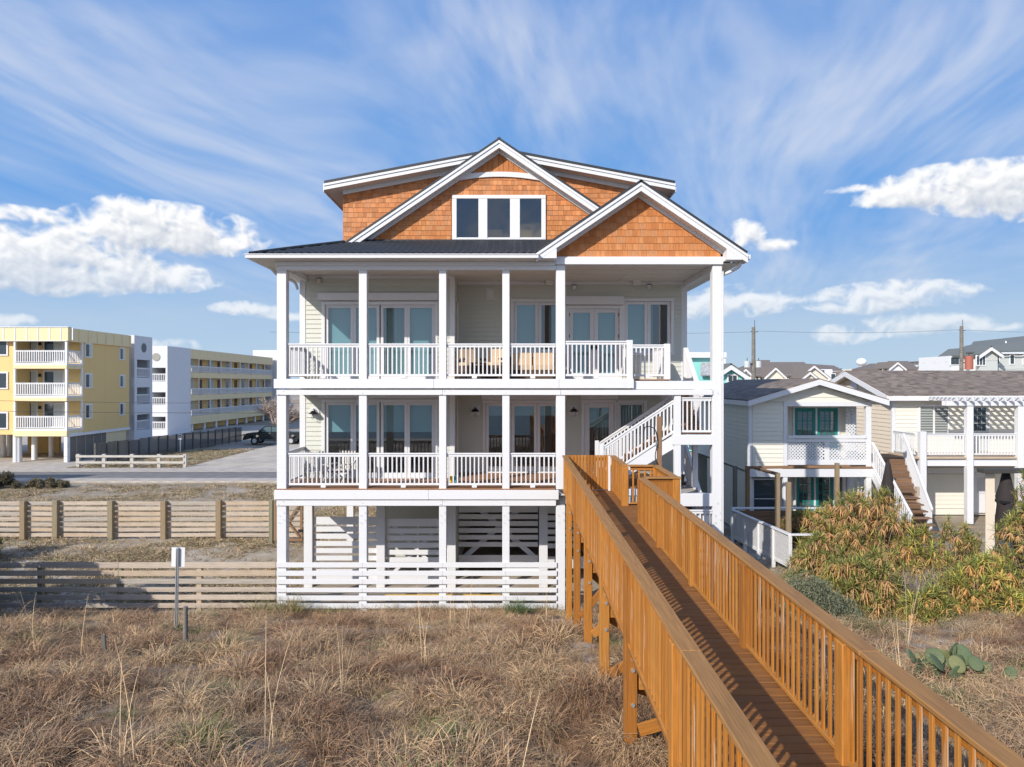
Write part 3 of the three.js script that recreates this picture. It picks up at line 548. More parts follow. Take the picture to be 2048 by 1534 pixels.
let nSingle = 0;
function shingles(parent, name, y0, y1, d, e, span, hole, single) {
  const rest = [];
  for (let y = y0, c = 0; y < y1; y += e, c++) {
    const s = span(y + e * .5); if (!s || s[1] - s[0] < .05) continue;
    let x = s[0] - R(0, .1);
    while (x < s[1]) {
      const w = R(.085, .2), a = Math.max(x, s[0]), b = Math.min(x + w - .004, s[1]); x += w;
      if (b - a < .02) continue;
      let cuts = [[a, b]];
      if (hole && y + e * .6 > hole[2] && y + e * .4 < hole[3]) cuts = [[a, Math.min(b, hole[0])], [Math.max(a, hole[1]), b]].filter(([p, q]) => q - p > .02);
      for (const [p, q] of cuts) {
        const k = Math.floor(rnd() * cedar.length), drop = R(-.006, .006);
        if (single && nSingle < 300) { nSingle++; const o = put(new THREE.Mesh(shingleG, cedarM[k]), parent, 'shingle', p, y + drop, -d); o.scale.set(q - p, e, 1); }
        else {
          const g = shingleG.clone(); g.scale(q - p, e, 1); g.translate(p, y + drop, -d);
          const u = g.attributes.uv, ox = rnd() * 3, oy = rnd() * 3; for (let i = 0; i < u.count; i++) u.setXY(i, u.getX(i) + ox, u.getY(i) + oy);
          const f = R(.86, 1.2), cc = cedar[k], ca = new Float32Array(g.attributes.position.count * 3); for (let i = 0; i < ca.length; i += 3) { ca[i] = cc[0] * f; ca[i + 1] = cc[1] * f * .96; ca[i + 2] = cc[2] * f * .86; }
          g.setAttribute('color', new THREE.BufferAttribute(ca, 3)); rest.push(g);
        }
      }
    }
  }
  if (rest.length) { const o = put(new THREE.Mesh(mergeGeometries(rest), cedarV), parent, name, 0, 0, 0); const w = at.get(parent); o.position.set(-w.x, -w.y, -w.z); o.userData.kind = 'stuff'; }
}
const cedarBack = M(.30, .10, .03, .9);
{ // porch gable
  const w = sub(HOUSE, 'shingle_wall', 3.5, 9.5, 19.42), d = 19.44;
  prism(w, 'sheathing', cedarBack, [[1.25, 9.51], [5.78, 9.51], [3.5, 11.2]], d, d + .06);
  shingles(w, 'shingles', 9.51, 11.2, d, .19, (y) => { const h = (11.28 - y) / .675; return h > 0 ? [Math.max(1.23, 3.5 - h), Math.min(5.79, 3.5 + h)] : null; }, null, true);
}
{ // main gable
  const w = sub(HOUSE, 'shingle_wall', aX, 10.3, bayD), d = bayD;
  prism(w, 'sheathing', cedarBack, [[-5.0, 9.9], [4.2, 9.9], [4.2, 10.05], [3.1, 10.8], [1.0, 10.8], [1.0, 10.44], [-1.8, 10.44], [-1.8, 10.8], [-3.85, 10.8], [-5.0, 10.05]], d, d + .06);
  prism(w, 'sheathing', cedarBack, [[-3.85, 10.8], [-1.8, 10.8], [-1.8, 11.72], [1.0, 11.72], [1.0, 10.8], [3.1, 10.8], [aX, 13.2]], d, d + .06);
  shingles(w, 'shingles', 10.4, 12.42, d, .155, (y) => { const h = (13.18 - y) / sl; return [aX - h, aX + h]; }, [-1.87, 1.07, 10.3, 11.8], true);
  for (let x = -1.7; x < 1; x += .16) { const t = 13.2 - sl * Math.abs(x + .08 - aX); if (t > 12.45) bx(w, 'vertical_board', pick(cedarM), x, x + .152, 12.4, t, d - .02, d - .002); }
  // arched band
  const pts = [], n = 20; for (let i = 0; i <= n; i++) { const x = mix(aX - 1.45, aX + 1.45, i / n); pts.push([x, 12.5 - .11 * ((x - aX) / 1.3) ** 2]); } for (let i = n; i >= 0; i--) { const x = mix(aX - 1.45, aX + 1.45, i / n); pts.push([x, 12.35 - .13 * ((x - aX) / 1.3) ** 2]); }
  prism(w, 'arched_band', white, pts, d - .07, d - .03);
  const g = sub(HOUSE, 'attic_window', aX, 10.39, d);
  bx(g, 'casing', white, -1.84, 1.04, 11.68, 11.79, d - .06, d + .05); bx(g, 'casing', white, -1.84, 1.04, 10.40, 10.46, d - .06, d + .05);
  const ex = [[-1.70, -1.03], [-.755, -.06], [.245, .905]]; let px = -1.84;
  for (const [a, b] of ex) { bx(g, 'casing', white, px, a, 10.46, 11.68, d - .055, d + .05); px = b; sheet(g, 'pane', glass, a, b, 10.46, 11.68, d - .02); bx(g, 'sash_rail', whiteTrim, a, b, 10.46, 10.49, d - .035, d - .005);  }
  bx(g, 'casing', white, px, 1.04, 10.46, 11.68, d - .055, d + .05);
}
{ // dormer cheeks
  const d = 22.5, w = sub(HOUSE, 'shingle_wall', aX, 10.3, d);
  prism(w, 'sheathing', cedarBack, [[-5.43, 9.9], [4.65, 9.9], [4.65, 12.5], [aX, 13.25], [-5.43, 12.5]], d, d + .06);
  for (const s of [-1, 1]) shingles(w, 'shingles', 10.1, 12.95, d, .155, (y) => { const inner = aX + s * Math.max(0, (13.3 - y) / sl - .3), outer = s < 0 ? -5.43 : 4.65, lim = aX + s * Math.max(0, (13.1 - y) / .19); return s < 0 ? [Math.max(outer, lim), inner] : [inner, Math.min(outer, lim)]; }, null, false);
  bx(w, 'side_sheathing', cedarBack, -5.43, -5.35, 9.9, 12.4, d + .061, 33.8); bx(w, 'side_sheathing', cedarBack, 4.57, 4.65, 9.9, 12.4, d + .061, 33.8);
  bx(HOUSE, 'back_wall', siding, -5.4, 4.6, 9.4, 12.3, 33.7, 33.8);
}

// ---------- under the house: piles, slat walls, front slat fence ----------
{
  for (const [px, d] of [[616, 21.5], [761, 21.5], [903, 21.5], [1087, 21.5], [700, 27], [860, 27], [1010, 27], [1180, 27]]) { const x = X(px, d); bx(HOUSE, 'pile', white, x - .13, x + .13, -.6, 2.62, d, d + .24); }
  const ys = [[1.64, 1.88], [1.42, 1.58], [1.20, 1.36], [.98, 1.13], [.76, .91], [.53, .68], [-.12, .26]];
  const wall = (x0, x1, d, dy, name) => { const g = sub(HOUSE, name, (x0 + x1) / 2, 0, d); for (const [a, b] of ys) bx(g, 'slat', white, x0, x1, a + dy, b + dy, d, d + .03); return g; };
  wall(-6.1, -4.18, 21.62, 0, 'slat_wall'); 
  const gate = wall(-3.86, -2.0, 21.66, -.06, 'slat_gate'); for (const x of [-3.86, -2.95, -2.06]) bx(gate, 'stile', white, x, x + .06, -.15, 1.84, 21.70, 21.73);
  beam(gate, 'brace', white, [-3.8, 1.7, 21.75], [-2.1, 0, 21.75], .03, .1); beam(gate, 'brace', white, [-2.1, 1.7, 21.8], [-3.8, 0, 21.8], .03, .1);
  const rw = wall(-1.72, .84, 22.6, .2, 'slat_wall'); beam(rw, 'cross_brace', white, [-1.6, 2.4, 22.75], [.8, .3, 22.75], .04, .16); beam(rw, 'cross_brace', white, [.8, 2.4, 22.8], [-1.6, .3, 22.8], .04, .16);
  wall(1.08, 2.4, 22.4, .2, 'slat_wall');
  bx(HOUSE, 'store_wall', siding, -4.4, -1.75, 0, 2.6, 24.2, 24.3); bx(HOUSE, 'store_wall', siding, -6.4, 5.6, -.3, 2.6, 33.7, 33.8); bx(HOUSE, 'store_wall', siding, 5.5, 5.6, -.3, 2.6, 23, 33.7); bx(HOUSE, 'store_wall', siding, -1.85, -1.75, -.3, 2.6, 22.9, 33.7);  // the later, unseen walls are added to keep the space under the house dark
  const f = sub(HOUSE, 'slat_fence', -2.6, 0, dF);
  for (const [a, b] of [[.92, 1.06], [.69, .83], [.46, .60], [.235, .36], [.01, .145], [-.21, -.07]]) for (let i = 0; i < 4; i++) bx(f, 'slat', white, i ? xs6[i][0] : -6.5, i < 3 ? xs6[i + 1][0] - .003 : 1.24, a, b, dF - .05, dF - .015);
  bx(f, 'slat', white, -.16, .75, .80, .92, dF - .012, dF - .002);
}

// ---------- the boardwalk ----------
{
  const B = thing('boardwalk', 'orange stained timber boardwalk with picket railings leading to the house', 'boardwalk', 0, 2, 10);
  const yF = 3.1, yC = 4.06, xl = 1.255, xr = 2.545, st = [0.7, 3.05, 5.4, 7.75, 10.1, 12.45, 14.8, 17.1];
  const floor = sub(B, 'deck_floor', 1.9, yF, 10);
  for (let d = .4; d < 18.95; d += .146) bx(floor, 'deck_board', pick(deckSet), xl - .05, xr + .05, yF - .036, yF + R(-.002, .002), d, d + .139);
  const dk = (x) => [[x - .02, x + .02]];
  for (const x of [xl + .09, 1.9, xr - .09]) for (let i = 0; i < 4; i++) bx(B, 'joist', woodSet[i % 5], x - .02, x + .02, yF - .25, yF - .038, .4 + i * 4.65, .4 + (i + 1) * 4.65 - .01);
  const run = (x, d0, d1, out, nm) => {       // one side of the railing between d0 and d1
    const g = sub(B, nm, x, yF, (d0 + d1) / 2);
    for (let d = d0; d < d1 - .05;) { const e = Math.min(d1, d + 4.7); bx(g, 'rail_cap', pick(capM), x - .075, x + .075, yC - .038, yC, d, e - .004); d = e; }
    bx(g, 'sub_rail', pick(woodSet), x - .02, x + .02, yC - .13, yC - .04, d0, d1); bx(g, 'bottom_rail', pick(woodSet), x - .035 + out * .02, x + .035 + out * .02, yF + .01, yF + .05, d0, d1);
    const n = Math.round((d1 - d0) / .127);
    for (let i = 0; i < n; i++) { const d = d0 + (i + .5) * (d1 - d0) / n + R(-.006, .006); if (st.some((s) => Math.abs(s - d) < .085)) continue; const px = x + out * .033; bx(g, 'picket', rnd() < .2 ? wornM : pick(woodSet), px - .011, px + .011, yF + (out < 0 && x < 2 ? -.03 : .03), yC - .042, d - .02, d + .02); }
  };
  run(xl, .4, 18.95, -1, 'railing'); run(xr, .4, 14.5, -1, 'railing'); run(xr, 16.75, 18.95, -1, 'railing');
  st.forEach((d, k) => {
    for (const [x, s] of [[xl, -1], [xr, 1]]) {
      if (s > 0 && d > 14.5) { bx(B, 'pile', woodSet[k % 5], x - .04, x + .1, -.5, yF - .02, d - .07, d + .07); continue; }
      const y0 = ground(x, d) - .5, pile = bx(B, 'pile', woodSet[k % 5], x - .09, x + .05, y0, yC - .04, d - .07, d + .07);
      for (const y of [yF - .12, yF - .24, yF - .62]) { const b = cyl(pile, 'bolt', steel, x + .02 * s - .02 * s, y - .012, y + .012, d - .078, .022, .022, 8); b.rotation.x = Math.PI / 2; }
    }
    const g0 = ground(1.9, d);
    for (const q of [-1, 1]) bx(B, 'cross_beam', woodSet[(k + 1) % 5], xl + .06, xr - .06, yF - .44, yF - .255, d + q * .095 - .02, d + q * .095 + .02);
    if (d < 16.9) { beam(B, 'brace', woodSet[(k + 2) % 5], [xl + .05, g0 + .28, d - .14], [xr - .05, yF - .5, d - .14], .04, .14); beam(B, 'brace', woodSet[(k + 3) % 5], [xr - .05, g0 + .28, d + .14], [xl + .05, yF - .5, d + .14], .04, .14); }
  });
  bx(B, 'post', woodSet[1], xr - .07, xr + .075, yF - .3, yC - .04, 14.5, 14.64); bx(B, 'post', woodSet[2], xr - .09, xr + .065, yF - .3, yC - .04, 16.62, 16.78);
  // picket gate across the house end
  const gate = sub(B, 'gate', 1.9, yF, 18.95);
  for (let i = 0; i < 13; i++) { const x = xl + .08 + i * .0865; bx(gate, 'picket', pick(woodSet), x, x + .078, yF + .03, yC + .0, 18.97 + (i % 2) * .006, 18.99 + (i % 2) * .006); }
  for (const y of [yF + .15, yC - .15]) bx(gate, 'gate_rail', woodSet[3], xl + .05, xr - .1, y, y + .09, 19.0, 19.04);
  bx(B, 'post', white, xr - .12, xr - .06, yF, yC - .02, 18.9, 18.96);
  // side landing
  const xo = 3.27;
  for (let i = 0; i < 15; i++) bx(B, 'landing_board', pick(deckSet), xr + .055, xo + .05, yF - .036, yF, 14.55 + i * .146, 14.55 + i * .146 + .139);
  const side = (a, b, nm) => {
    const g = sub(B, nm, a[0], yF, a[1]), L = Math.hypot(b[0] - a[0], b[1] - a[1]), n = Math.round(L / .13);
    beam(g, 'rail_cap', pick(capM), [a[0], yC - .02, a[1]], [b[0], yC - .02, b[1]], .15, .038, .1); beam(g, 'sub_rail', woodSet[0], [a[0], yC - .085, a[1]], [b[0], yC - .085, b[1]], .04, .09); beam(g, 'bottom_rail', woodSet[4], [a[0], yF + .05, a[1]], [b[0], yF + .05, b[1]], .06, .04);
    for (let i = 0; i < n; i++) { const t = (i + .5) / n, x = mix(a[0], b[0], t), d = mix(a[1], b[1], t); bx(g, 'picket', pick(woodSet), x - .02, x + .02, yF + .07, yC - .13, d - .02, d + .02); }
  };
  side([xr + .12, 16.72], [xo - .05, 16.72], 'landing_railing'); side([xo, 14.6], [xo, 16.7], 'landing_railing');
  { const g = sub(B, 'landing_railing', 3, yF, 14.58); bx(g, 'rail_cap', capM[0], xr + .08, xo + .1, yC - .036, yC + .002, 14.5, 14.65); for (let i = 0; i < 5; i++) bx(g, 'picket', pick(woodSet), xr + .1 + i * .115, xr + .2 + i * .115, yF - .2, yC - .1, 14.57, 14.59); bx(g, 'sub_rail', woodSet[1], xr + .08, xo - .04, yC - .1, yC - .04, 14.56, 14.6); }
  for (const d of [14.52, 16.65]) bx(B, 'post', woodSet[2], xo - .07, xo + .08, ground(xo, d) - .4, yC - .04, d, d + .14);
  B.rotation.y = 0; // turned a hair to the right about the drone's foot, as the photograph's vanishing point shows
  const th = -.0093; B.position.set(-10 * Math.sin(th), 2, -10 * Math.cos(th)); B.rotation.y = th;
}
{ // outdoor shower post beside the landing
  const S = thing('shower_post', 'timber outdoor shower post with hose beside the boardwalk landing', 'post', 3.6, 0, 17.1), x = 3.6, d = 17.1;
  bx(S, 'post', brownWood[1], x - .055, x + .055, .1, Y(833, d), d - .055, d + .055);
  tube(S, 'hose', darkMetal, [[x - .06, 4.6, d - .08], [x - .14, 4.9, d - .1], [x - .35, 4.95, d - .1], [x - .4, 4.8, d - .1]], .012, 20, 6);
  tube(S, 'hose', darkMetal, [[x - .06, 4.55, d - .08], [x - .12, 4.2, d - .1], [x - .02, 3.9, d - .1], [x - .05, 3.6, d - .1]], .012, 20, 6);
  bx(S, 'tap', metal, x - .1, x - .055, 4.45, 4.62, d - .09, d - .03);
}

// ---------- things on the porches ----------
function lamp(x, y, d, label) {
  const L = thing('wall_lamp', label, 'lamp', x, y, d, 'porch wall lamps');
  bx(L, 'back_plate', whiteTrim, x - .15, x + .15, y - .14, y + .16, d - .025, d - .0);
  const s = put(new THREE.Mesh(new THREE.CylinderGeometry(.05, .15, .1, 16), darkMetal), L, 'lamp_shade', x, y + .02, -(d - .15)); tube(L, 'arm', darkMetal, [[x, y + .06, d - .02], [x, y + .12, d - .08], [x, y + .1, d - .14]], .015, 8, 6);
  put(new THREE.Mesh(new THREE.SphereGeometry(.05, 12, 8), M(.75, .75, .72, .2)), L, 'bulb', x, y - .04, -(d - .15));
  cyl(L, 'globe', new THREE.MeshPhysicalMaterial({ transmission: 1, thickness: 0, roughness: .05, color: col(.9, .9, .9) }), x, y - .2, y - .03, d - .15, .045, .06, 12); return s;
}
lamp(X(951, recD), 5.12, recD - .022, 'dark barn-style wall lamp beside the three-panel sliding door'); lamp(X(1147, recD), 5.12, recD - .022, 'dark barn-style wall lamp beside the single glazed door'); lamp(X(630, bayD), 5.1, bayD - .022, 'sunlit wall lamp at the left end of the lower porch wall');
for (const [px, py, w, label] of [[1098, 566, .3, 'pale speaker box under the porch ceiling by the fifth column'], [1271, 566, .3, 'pale speaker box under the porch ceiling above the right window pair']]) {
  const o = thing('speaker', label, 'speaker', X(px, recD), Y(py, recD), recD - .1, 'porch ceiling speakers'), x = X(px, recD), y = Y(py, recD), d = recD - .06;
  bx(o, 'box', soffitM, x - w / 2 + .03, x + w / 2 - .03, y - .1, y + .08, d - .22, d - .02); bx(o, 'bracket', darkMetal, x - .09, x + .09, y + .08, y + .14, d - .16, d - .04);
}
for (const [px, py, label] of [[1148, 575, 'small white camera on the wall above the french doors'], [1297, 574, 'small white camera on the wall above the right window pair'], [640, 562, 'small tan camera under the ceiling at the left porch end']]) {
  const d = px < 900 ? bayD : recD, x = X(px, d), y = Y(py, d), o = thing('security_camera', label, 'camera', x, y, d);
  cyl(o, 'housing', px < 900 ? tan : whiteTrim, x, y - .07, y + .05, d - .09, .06, .07, 12); bx(o, 'mount', darkMetal, x - .07, x + .07, y + .05, y + .075, d - .16, d - .02);
}
{ const x = X(980, recD), y = Y(588, recD), o = thing('wall_vent', 'square pale vent cover on the recessed upper wall', 'vent', x, y, recD); bx(o, 'frame', soffitM, x - .15, x + .15, y - .19, y + .19, recD - .06, recD - .022); bx(o, 'cover', whiteTrim, x - .09, x + .09, y - .12, y + .12, recD - .1, recD - .06); }
const wicker = M(.16, .10, .06, .8, { map: rep(tex(128, (u, v) => .6 + .4 * Math.abs(Math.sin(u * 50)) * Math.abs(Math.sin(v * 50))), 3) }), cushion = M(.62, .45, .28, .9, { map: plainR });
{ // sofa
  const s = thing('outdoor_sofa', 'wicker sofa with beige cushions on the upper porch', 'sofa', .35, yD2, 21.9), x0 = -.75, x1 = 1.35, d = 21.5;
  bx(s, 'base', wicker, x0, x1, yD2 - .03, yD2 + .28, d, d + .75); bx(s, 'arm', wicker, x0 - .16, x0 - .005, yD2 - .03, yD2 + .55, d, d + .8); bx(s, 'arm', wicker, x1 + .005, x1 + .16, yD2 - .03, yD2 + .55, d, d + .8); bx(s, 'backrest', wicker, x0, x1, yD2 + .28, yD2 + .72, d + .68, d + .8);
  for (let i = 0; i < 3; i++) { const a = x0 + i * .7; bx(s, 'seat_cushion', cushion, a + .01, a + .69, yD2 + .285, yD2 + .43, d - .02, d + .6); const b = bx(s, 'back_cushion', cushion, a + .02, a + .68, yD2 + .43, yD2 + .83, d + .5, d + .66); b.rotation.x = -.15; }
}
for (const [x, d, t, label] of [[-1.25, 21.0, .5, 'wicker chair with beige cushion beside the recess corner'], [-.55, 20.75, -.3, 'wicker chair facing away in front of the sofa']]) {
  const s = thing('wicker_chair', label, 'chair', x, yD2, d, 'wicker chairs on the upper porch');
  bx(s, 'seat', wicker, x - .3, x + .3, yD2 + .2, yD2 + .4, d - .3, d + .3); bx(s, 'seat_cushion', cushion, x - .27, x + .27, yD2 + .4, yD2 + .5, d - .27, d + .25); bx(s, 'backrest', wicker, x - .3, x + .3, yD2 + .4, yD2 + .85, d + .24, d + .32); bx(s, 'back_cushion', cushion, x - .25, x + .25, yD2 + .5, yD2 + .9, d + .12, d + .23);
  for (const a of [-1, 1]) { bx(s, 'arm', wicker, x + a * .3 - .05, x + a * .3 + .05, yD2 + .56, yD2 + .62, d - .3, d + .3); for (const b of [-1, 1]) bx(s, 'leg', wicker, x + a * .27 - .03, x + a * .27 + .03, yD2 - .03, yD2 + .2, d + b * .26 - .03, d + b * .26 + .03); }
  s.rotation.y = t;
}
{ const t = thing('side_table', 'small dark side table between the porch chairs', 'table', -.95, yD2, 20.4); bx(t, 'table_top', darkMetal, -1.2, -.75, yD2 + .45, yD2 + .48, 20.2, 20.6); for (const a of [-1.17, -.8]) for (const b of [20.22, 20.55]) bx(t, 'leg', darkMetal, a, a + .03, yD2 - .03, yD2 + .45, b, b + .03); }
for (const [x, d, t, label] of [[-5.75, 20.35, .2, 'white folding deck chair by the left end railing'], [-5.0, 20.6, -.5, 'white folding deck chair before the lower sliding door']]) {
  const c = thing('folding_chair', label, 'chair', x, yD1, d, 'folding chairs on the lower porch'), w = M(.72, .68, .62, .6, { map: grainR });
  for (const a of [-.27, .27]) { beam(c, 'leg', w, [x + a, yD1, d - .35], [x + a, yD1 + .75, d + .4], .03, .045); beam(c, 'leg', w, [x + a * .9, yD1, d + .4], [x + a * .9, yD1 + .5, d - .3], .03, .045); bx(c, 'armrest', w, x + a - .04, x + a + .04, yD1 + .53, yD1 + .56, d - .35, d + .2); }
  for (let i = 0; i < 6; i++) bx(c, 'back_slat', w, x - .26 + i * .09, x - .2 + i * .09, yD1 + .35, yD1 + .9, d + .15 + .03 * i, d + .17 + .03 * i); for (let i = 0; i < 5; i++) bx(c, 'seat_slat', w, x - .28, x + .28, yD1 + .36, yD1 + .38, d - .3 + i * .1, d - .23 + i * .1);
  c.rotation.y = t;
}
for (const [px, m, label] of [[903, M(.75, .50, .03, .5), 'yellow beach bucket on the lower porch floor'], [913, M(.08, .35, .38, .5), 'teal beach bucket on the lower porch floor']]) { const d = 20.6, x = X(px, d), o = thing('bucket', label, 'bucket', x, yD1, d); cyl(o, 'body', m, x, yD1 - .005, yD1 + .17, d, .065, .085, 16); const r = put(new THREE.Mesh(new THREE.TorusGeometry(.085, .008, 6, 20), m), o, 'rim', x, yD1 + .17, -d); r.rotation.x = Math.PI / 2; }
{ const o = thing('drain_pipe', 'yellow corrugated pipe lying behind the bottom slats', 'pipe', -2.6, 0, 19.9); tube(o, 'pipe', M(.65, .40, .02, .5), [[-3.6, -.04, 19.9], [-2, -.05, 19.95], [-.3, -.04, 19.9]], .04, 24, 10); }

// ---------- fences on the left ----------
{ // near fence, in line with the house front
  const f = thing('board_fence', 'weathered horizontal board fence joining the front left house corner', 'fence', -11, 0, dF), ys = [[.9, 1.06], [.68, .83], [.46, .6], [.24, .37], [.02, .16], [-.2, -.07], [-.42, -.3]];
  const ends = [-20.4, -17.6, X(78, dF), X(237, dF), -6.53];
  for (let i = 0; i < 4; i++) for (const [a, b] of ys) { const k = R(-.01, .01); const o = beam(f, 'slat', pick(paleWood), [ends[i] + .003, (a + b) / 2 + k, dF], [ends[i + 1] - .003, (a + b) / 2 - k * .4, dF], .025, b - a); }
  for (const x of [-17.6, X(78, dF), X(237, dF), X(397, dF)]) bx(f, 'post', x > -9 ? paleWood[4] : pick(postWood), x - .07, x + .07, -.6, 1.02, dF + .02, dF + .16);
}
{ // far fence with the posts on our side
  const d = 27.2, f = thing('board_fence', 'pale horizontal board fence with stout posts across the yard', 'fence', X(300, d), 0, d), px = [-160, -50, 47, 112, 222, 328, 438, 548];
  for (let i = 0; i < 7; i++) for (let k = 0; k < 7; k++) { const y = .02 + k * .206, t = R(-.012, .012); beam(f, 'slat', pick(paleWood), [X(px[i], d) + .003, y + .075 + t, d + .1], [X(px[i + 1], d) - .003, y + .075 - t, d + .1], .025, .145); }
  for (const p of px) { const x = X(p, d); bx(f, 'post', pick(postWood), x - .1, x + .1, -.5, 1.46 + R(-.03, .03), d - .1, d + .085); }
}
{ // gate at the end of the far fence
  const d = 26.4, g = thing('garden_gate', 'brown framed board gate seen beside the front left column', 'gate', X(580, d), 0, d), x0 = X(549, d), x1 = X(605, d), w = brownWood[1];
  bx(g, 'gate_post', postWood[1], x0 - .2, x0 - .06, -.3, 1.6, d - .05, d + .1);
  for (const [a, b] of [[x0, x0 + .1], [x1 - .1, x1]]) bx(g, 'stile', w, a, b, .05, 1.52, d, d + .04);
  for (const y of [.05, 1.42]) bx(g, 'gate_rail', w, x0 + .1, x1 - .1, y, y + .1, d + .002, d + .04);
  for (let k = 0; k < 6; k++) bx(g, 'slat', pick(paleWood), x0 + .02, x1 - .02, .2 + k * .205, .35 + k * .205, d + .045, d + .07);
  beam(g, 'brace', w, [x1 - .1, 1.45, d - .03], [x0 + .5, .8, d - .03], .03, .07); beam(g, 'brace', w, [x0 + .5, .8, d - .03], [x1 - .1, .2, d - .03], .03, .07); beam(g, 'brace', w, [x0 + .08, 1.45, d - .03], [x0 + .45, 1.1, d - .03], .03, .07);
  bx(g, 'hinge', darkMetal, x1 - .16, x1 + .03, .42, .5, d - .035, d - .002);
}
{ // sign seen from behind, posts
  const d = 14, x = X(351, d), y0 = ground(x, d), s = thing('sign', 'blank white sign on a leaning steel post in the dune grass', 'sign', x, y0, d);
  bx(s, 'sign_post', steel, x - .028, x + .028, y0 - .3, Y(1096, d), d, d + .05); bx(s, 'sign_post', darkMetal, x - .006, x + .006, y0 + .1, Y(1098, d), d - .004, d - .001);
  bx(s, 'sign_panel', whiteTrim, x - .135, x + .135, Y(1135, d), Y(1096, d), d + .055, d + .06); s.rotation.z = -.018;
  const d2 = 13, x2 = X(371, d2), p = thing('post', 'grey weathered timber post beside the leaning sign', 'post', x2, 0, d2), a = cyl(p, 'stake', greyWood[1], x2, ground(x2, d2) - .3, Y(1213, d2), d2, .05, .042, 10);
  const d3 = 12.2, x3 = X(209, d3), q = thing('post', 'short broken timber stake standing in the grass', 'post', x3, 0, d3); const b = bx(q, 'stake', greyWood[2], x3 - .035, x3 + .035, ground(x3, d3) - .2, ground(x3, d3) + .42, d3 - .02, d3 + .02); b.rotation.z = .06;
}
{ // two-rail guard fence along the road
  const g = thing('rail_fence', 'low bleached two-rail fence along the far side of the road', 'fence', -26, 0, 50), px = [155, 207, 263, 317, 369], d = 50;
  for (const p of px) { const x = X(p, d); bx(g, 'post', bleached, x - .12, x + .12, -.2, .95, d, d + .2); }
  for (let i = 0; i < 4; i++) for (const y of [.72, .28]) bx(g, 'rail', bleached, X(px[i], d) - (i ? 0 : .1), X(px[i + 1], d) - .01, y, y + .16, d - .06, d - .01);
}
{ // grey privacy fence
  const g = thing('privacy_fence', 'grey weathered picket privacy fence running past the parking lot', 'fence', -29.5, 0, 62), n = 17;
  for (let i = 0; i < n; i++) {
    const a = [mix(-31, -28, i / n), mix(52, 72.5, i / n)], b = [mix(-31, -28, (i + 1) / n), mix(52, 72.5, (i + 1) / n)], list = [], k = 9, hh = 1.5 + R(-.06, .06);
    for (let j = 0; j < k; j++) { const t = (j + .5) / k; const q = cbox(.02, 1.5, .115).clone(); q.translate(mix(a[0], b[0], t) - a[0], hh - .75 + R(-.02, .02), -(mix(a[1], b[1], t) - a[1])); list.push(q); }
    put(new THREE.Mesh(mergeGeometries(list), pick(greyWood)), g, 'panel', a[0], 0, -a[1]); bx(g, 'post', greyWood[2], a[0] - .02, a[0] + .1, 0, 1.55, a[1] - .05, a[1] + .05);
  }
}
// ---------- plants ----------
function ribbon(out, base, dir, len, w, lift, bend, c, seg = 4, roll = 0) {   // arching blade; pushes positions, colours
  const up = new THREE.Vector3(0, 1, 0), side = new THREE.Vector3(-dir.z, 0, dir.x);
  let p = base.clone(), ang = lift; const pts = [];
  for (let i = 0; i <= seg; i++) { const t = i / seg, hw = w * (i === seg ? .12 : 1 - .45 * t) / 2; const s = side.clone().multiplyScalar(Math.cos(roll) * hw).addScaledVector(up, Math.sin(roll) * hw); pts.push([p.clone().add(s), p.clone().sub(s)]); p = p.clone().addScaledVector(dir, Math.cos(ang) * len / seg).addScaledVector(up, Math.sin(ang) * len / seg); ang -= bend / seg; }
  for (let i = 0; i < seg; i++) { const [a, b] = pts[i], [e, f] = pts[i + 1]; for (const q of [a, b, f, a, f, e]) { out.p.push(q.x, q.y, q.z); if (out.c) out.c.push(...c); } }
}
function built(out) { const g = new THREE.BufferGeometry(); g.setAttribute('position', new THREE.Float32BufferAttribute(out.p, 3)); if (out.c) g.setAttribute('color', new THREE.Float32BufferAttribute(out.c, 3)); g.computeVertexNormals(); return g; }
const V3 = (x, y, z) => new THREE.Vector3(x, y, z), dirA = (a) => V3(Math.cos(a), 0, Math.sin(a));
const bladeM = new THREE.MeshStandardMaterial({ vertexColors: true, roughness: .9, side: THREE.DoubleSide });
function tuft(n, rad, l0, l1, w, bend, upright) {
  const o = { p: [], c: [] };
  for (let i = 0; i < n; i++) { const a = R(0, 6.283), r = rad * Math.sqrt(rnd()), k = R(.5, 1.3), wm = R(-.06, .06); ribbon(o, V3(Math.cos(a) * r, -.04, Math.sin(a) * r), dirA(a + R(-.9, .9)), R(l0, l1), w * R(.7, 1.2), R(upright - .35, upright + .2), R(bend * .5, bend * 1.3), [k * (1 + wm), k, k * (1 - wm)], 4, R(-.6, .6)); }
  return built(o);
}
const dummy = new THREE.Object3D(), cc = new THREE.Color();
function scatter(name, label, geos, spots) {                      // spots: [x, y, d, scale, turn, [r,g,b]]
  geos.forEach((g, k) => {
    const mine = spots.filter((_, i) => i % geos.length === k), m = new THREE.InstancedMesh(g, bladeM, mine.length);
    mine.forEach(([x, y, d, s, t, c, tilt = 0], i) => { dummy.position.set(x, y, -d); dummy.rotation.set(tilt, t, tilt * .6); dummy.scale.setScalar(s); dummy.updateMatrix(); m.setMatrixAt(i, dummy.matrix); m.setColorAt(i, cc.setRGB(...c)); });
    m.castShadow = m.receiveShadow = true; tag(m, name, label, null, null, 'stuff');
  });
}
const straw = [[.53, .35, .185], [.46, .30, .165], [.42, .285, .17], [.60, .42, .225], [.35, .225, .13], [.50, .36, .215], [.31, .215, .14], [.40, .24, .135]];
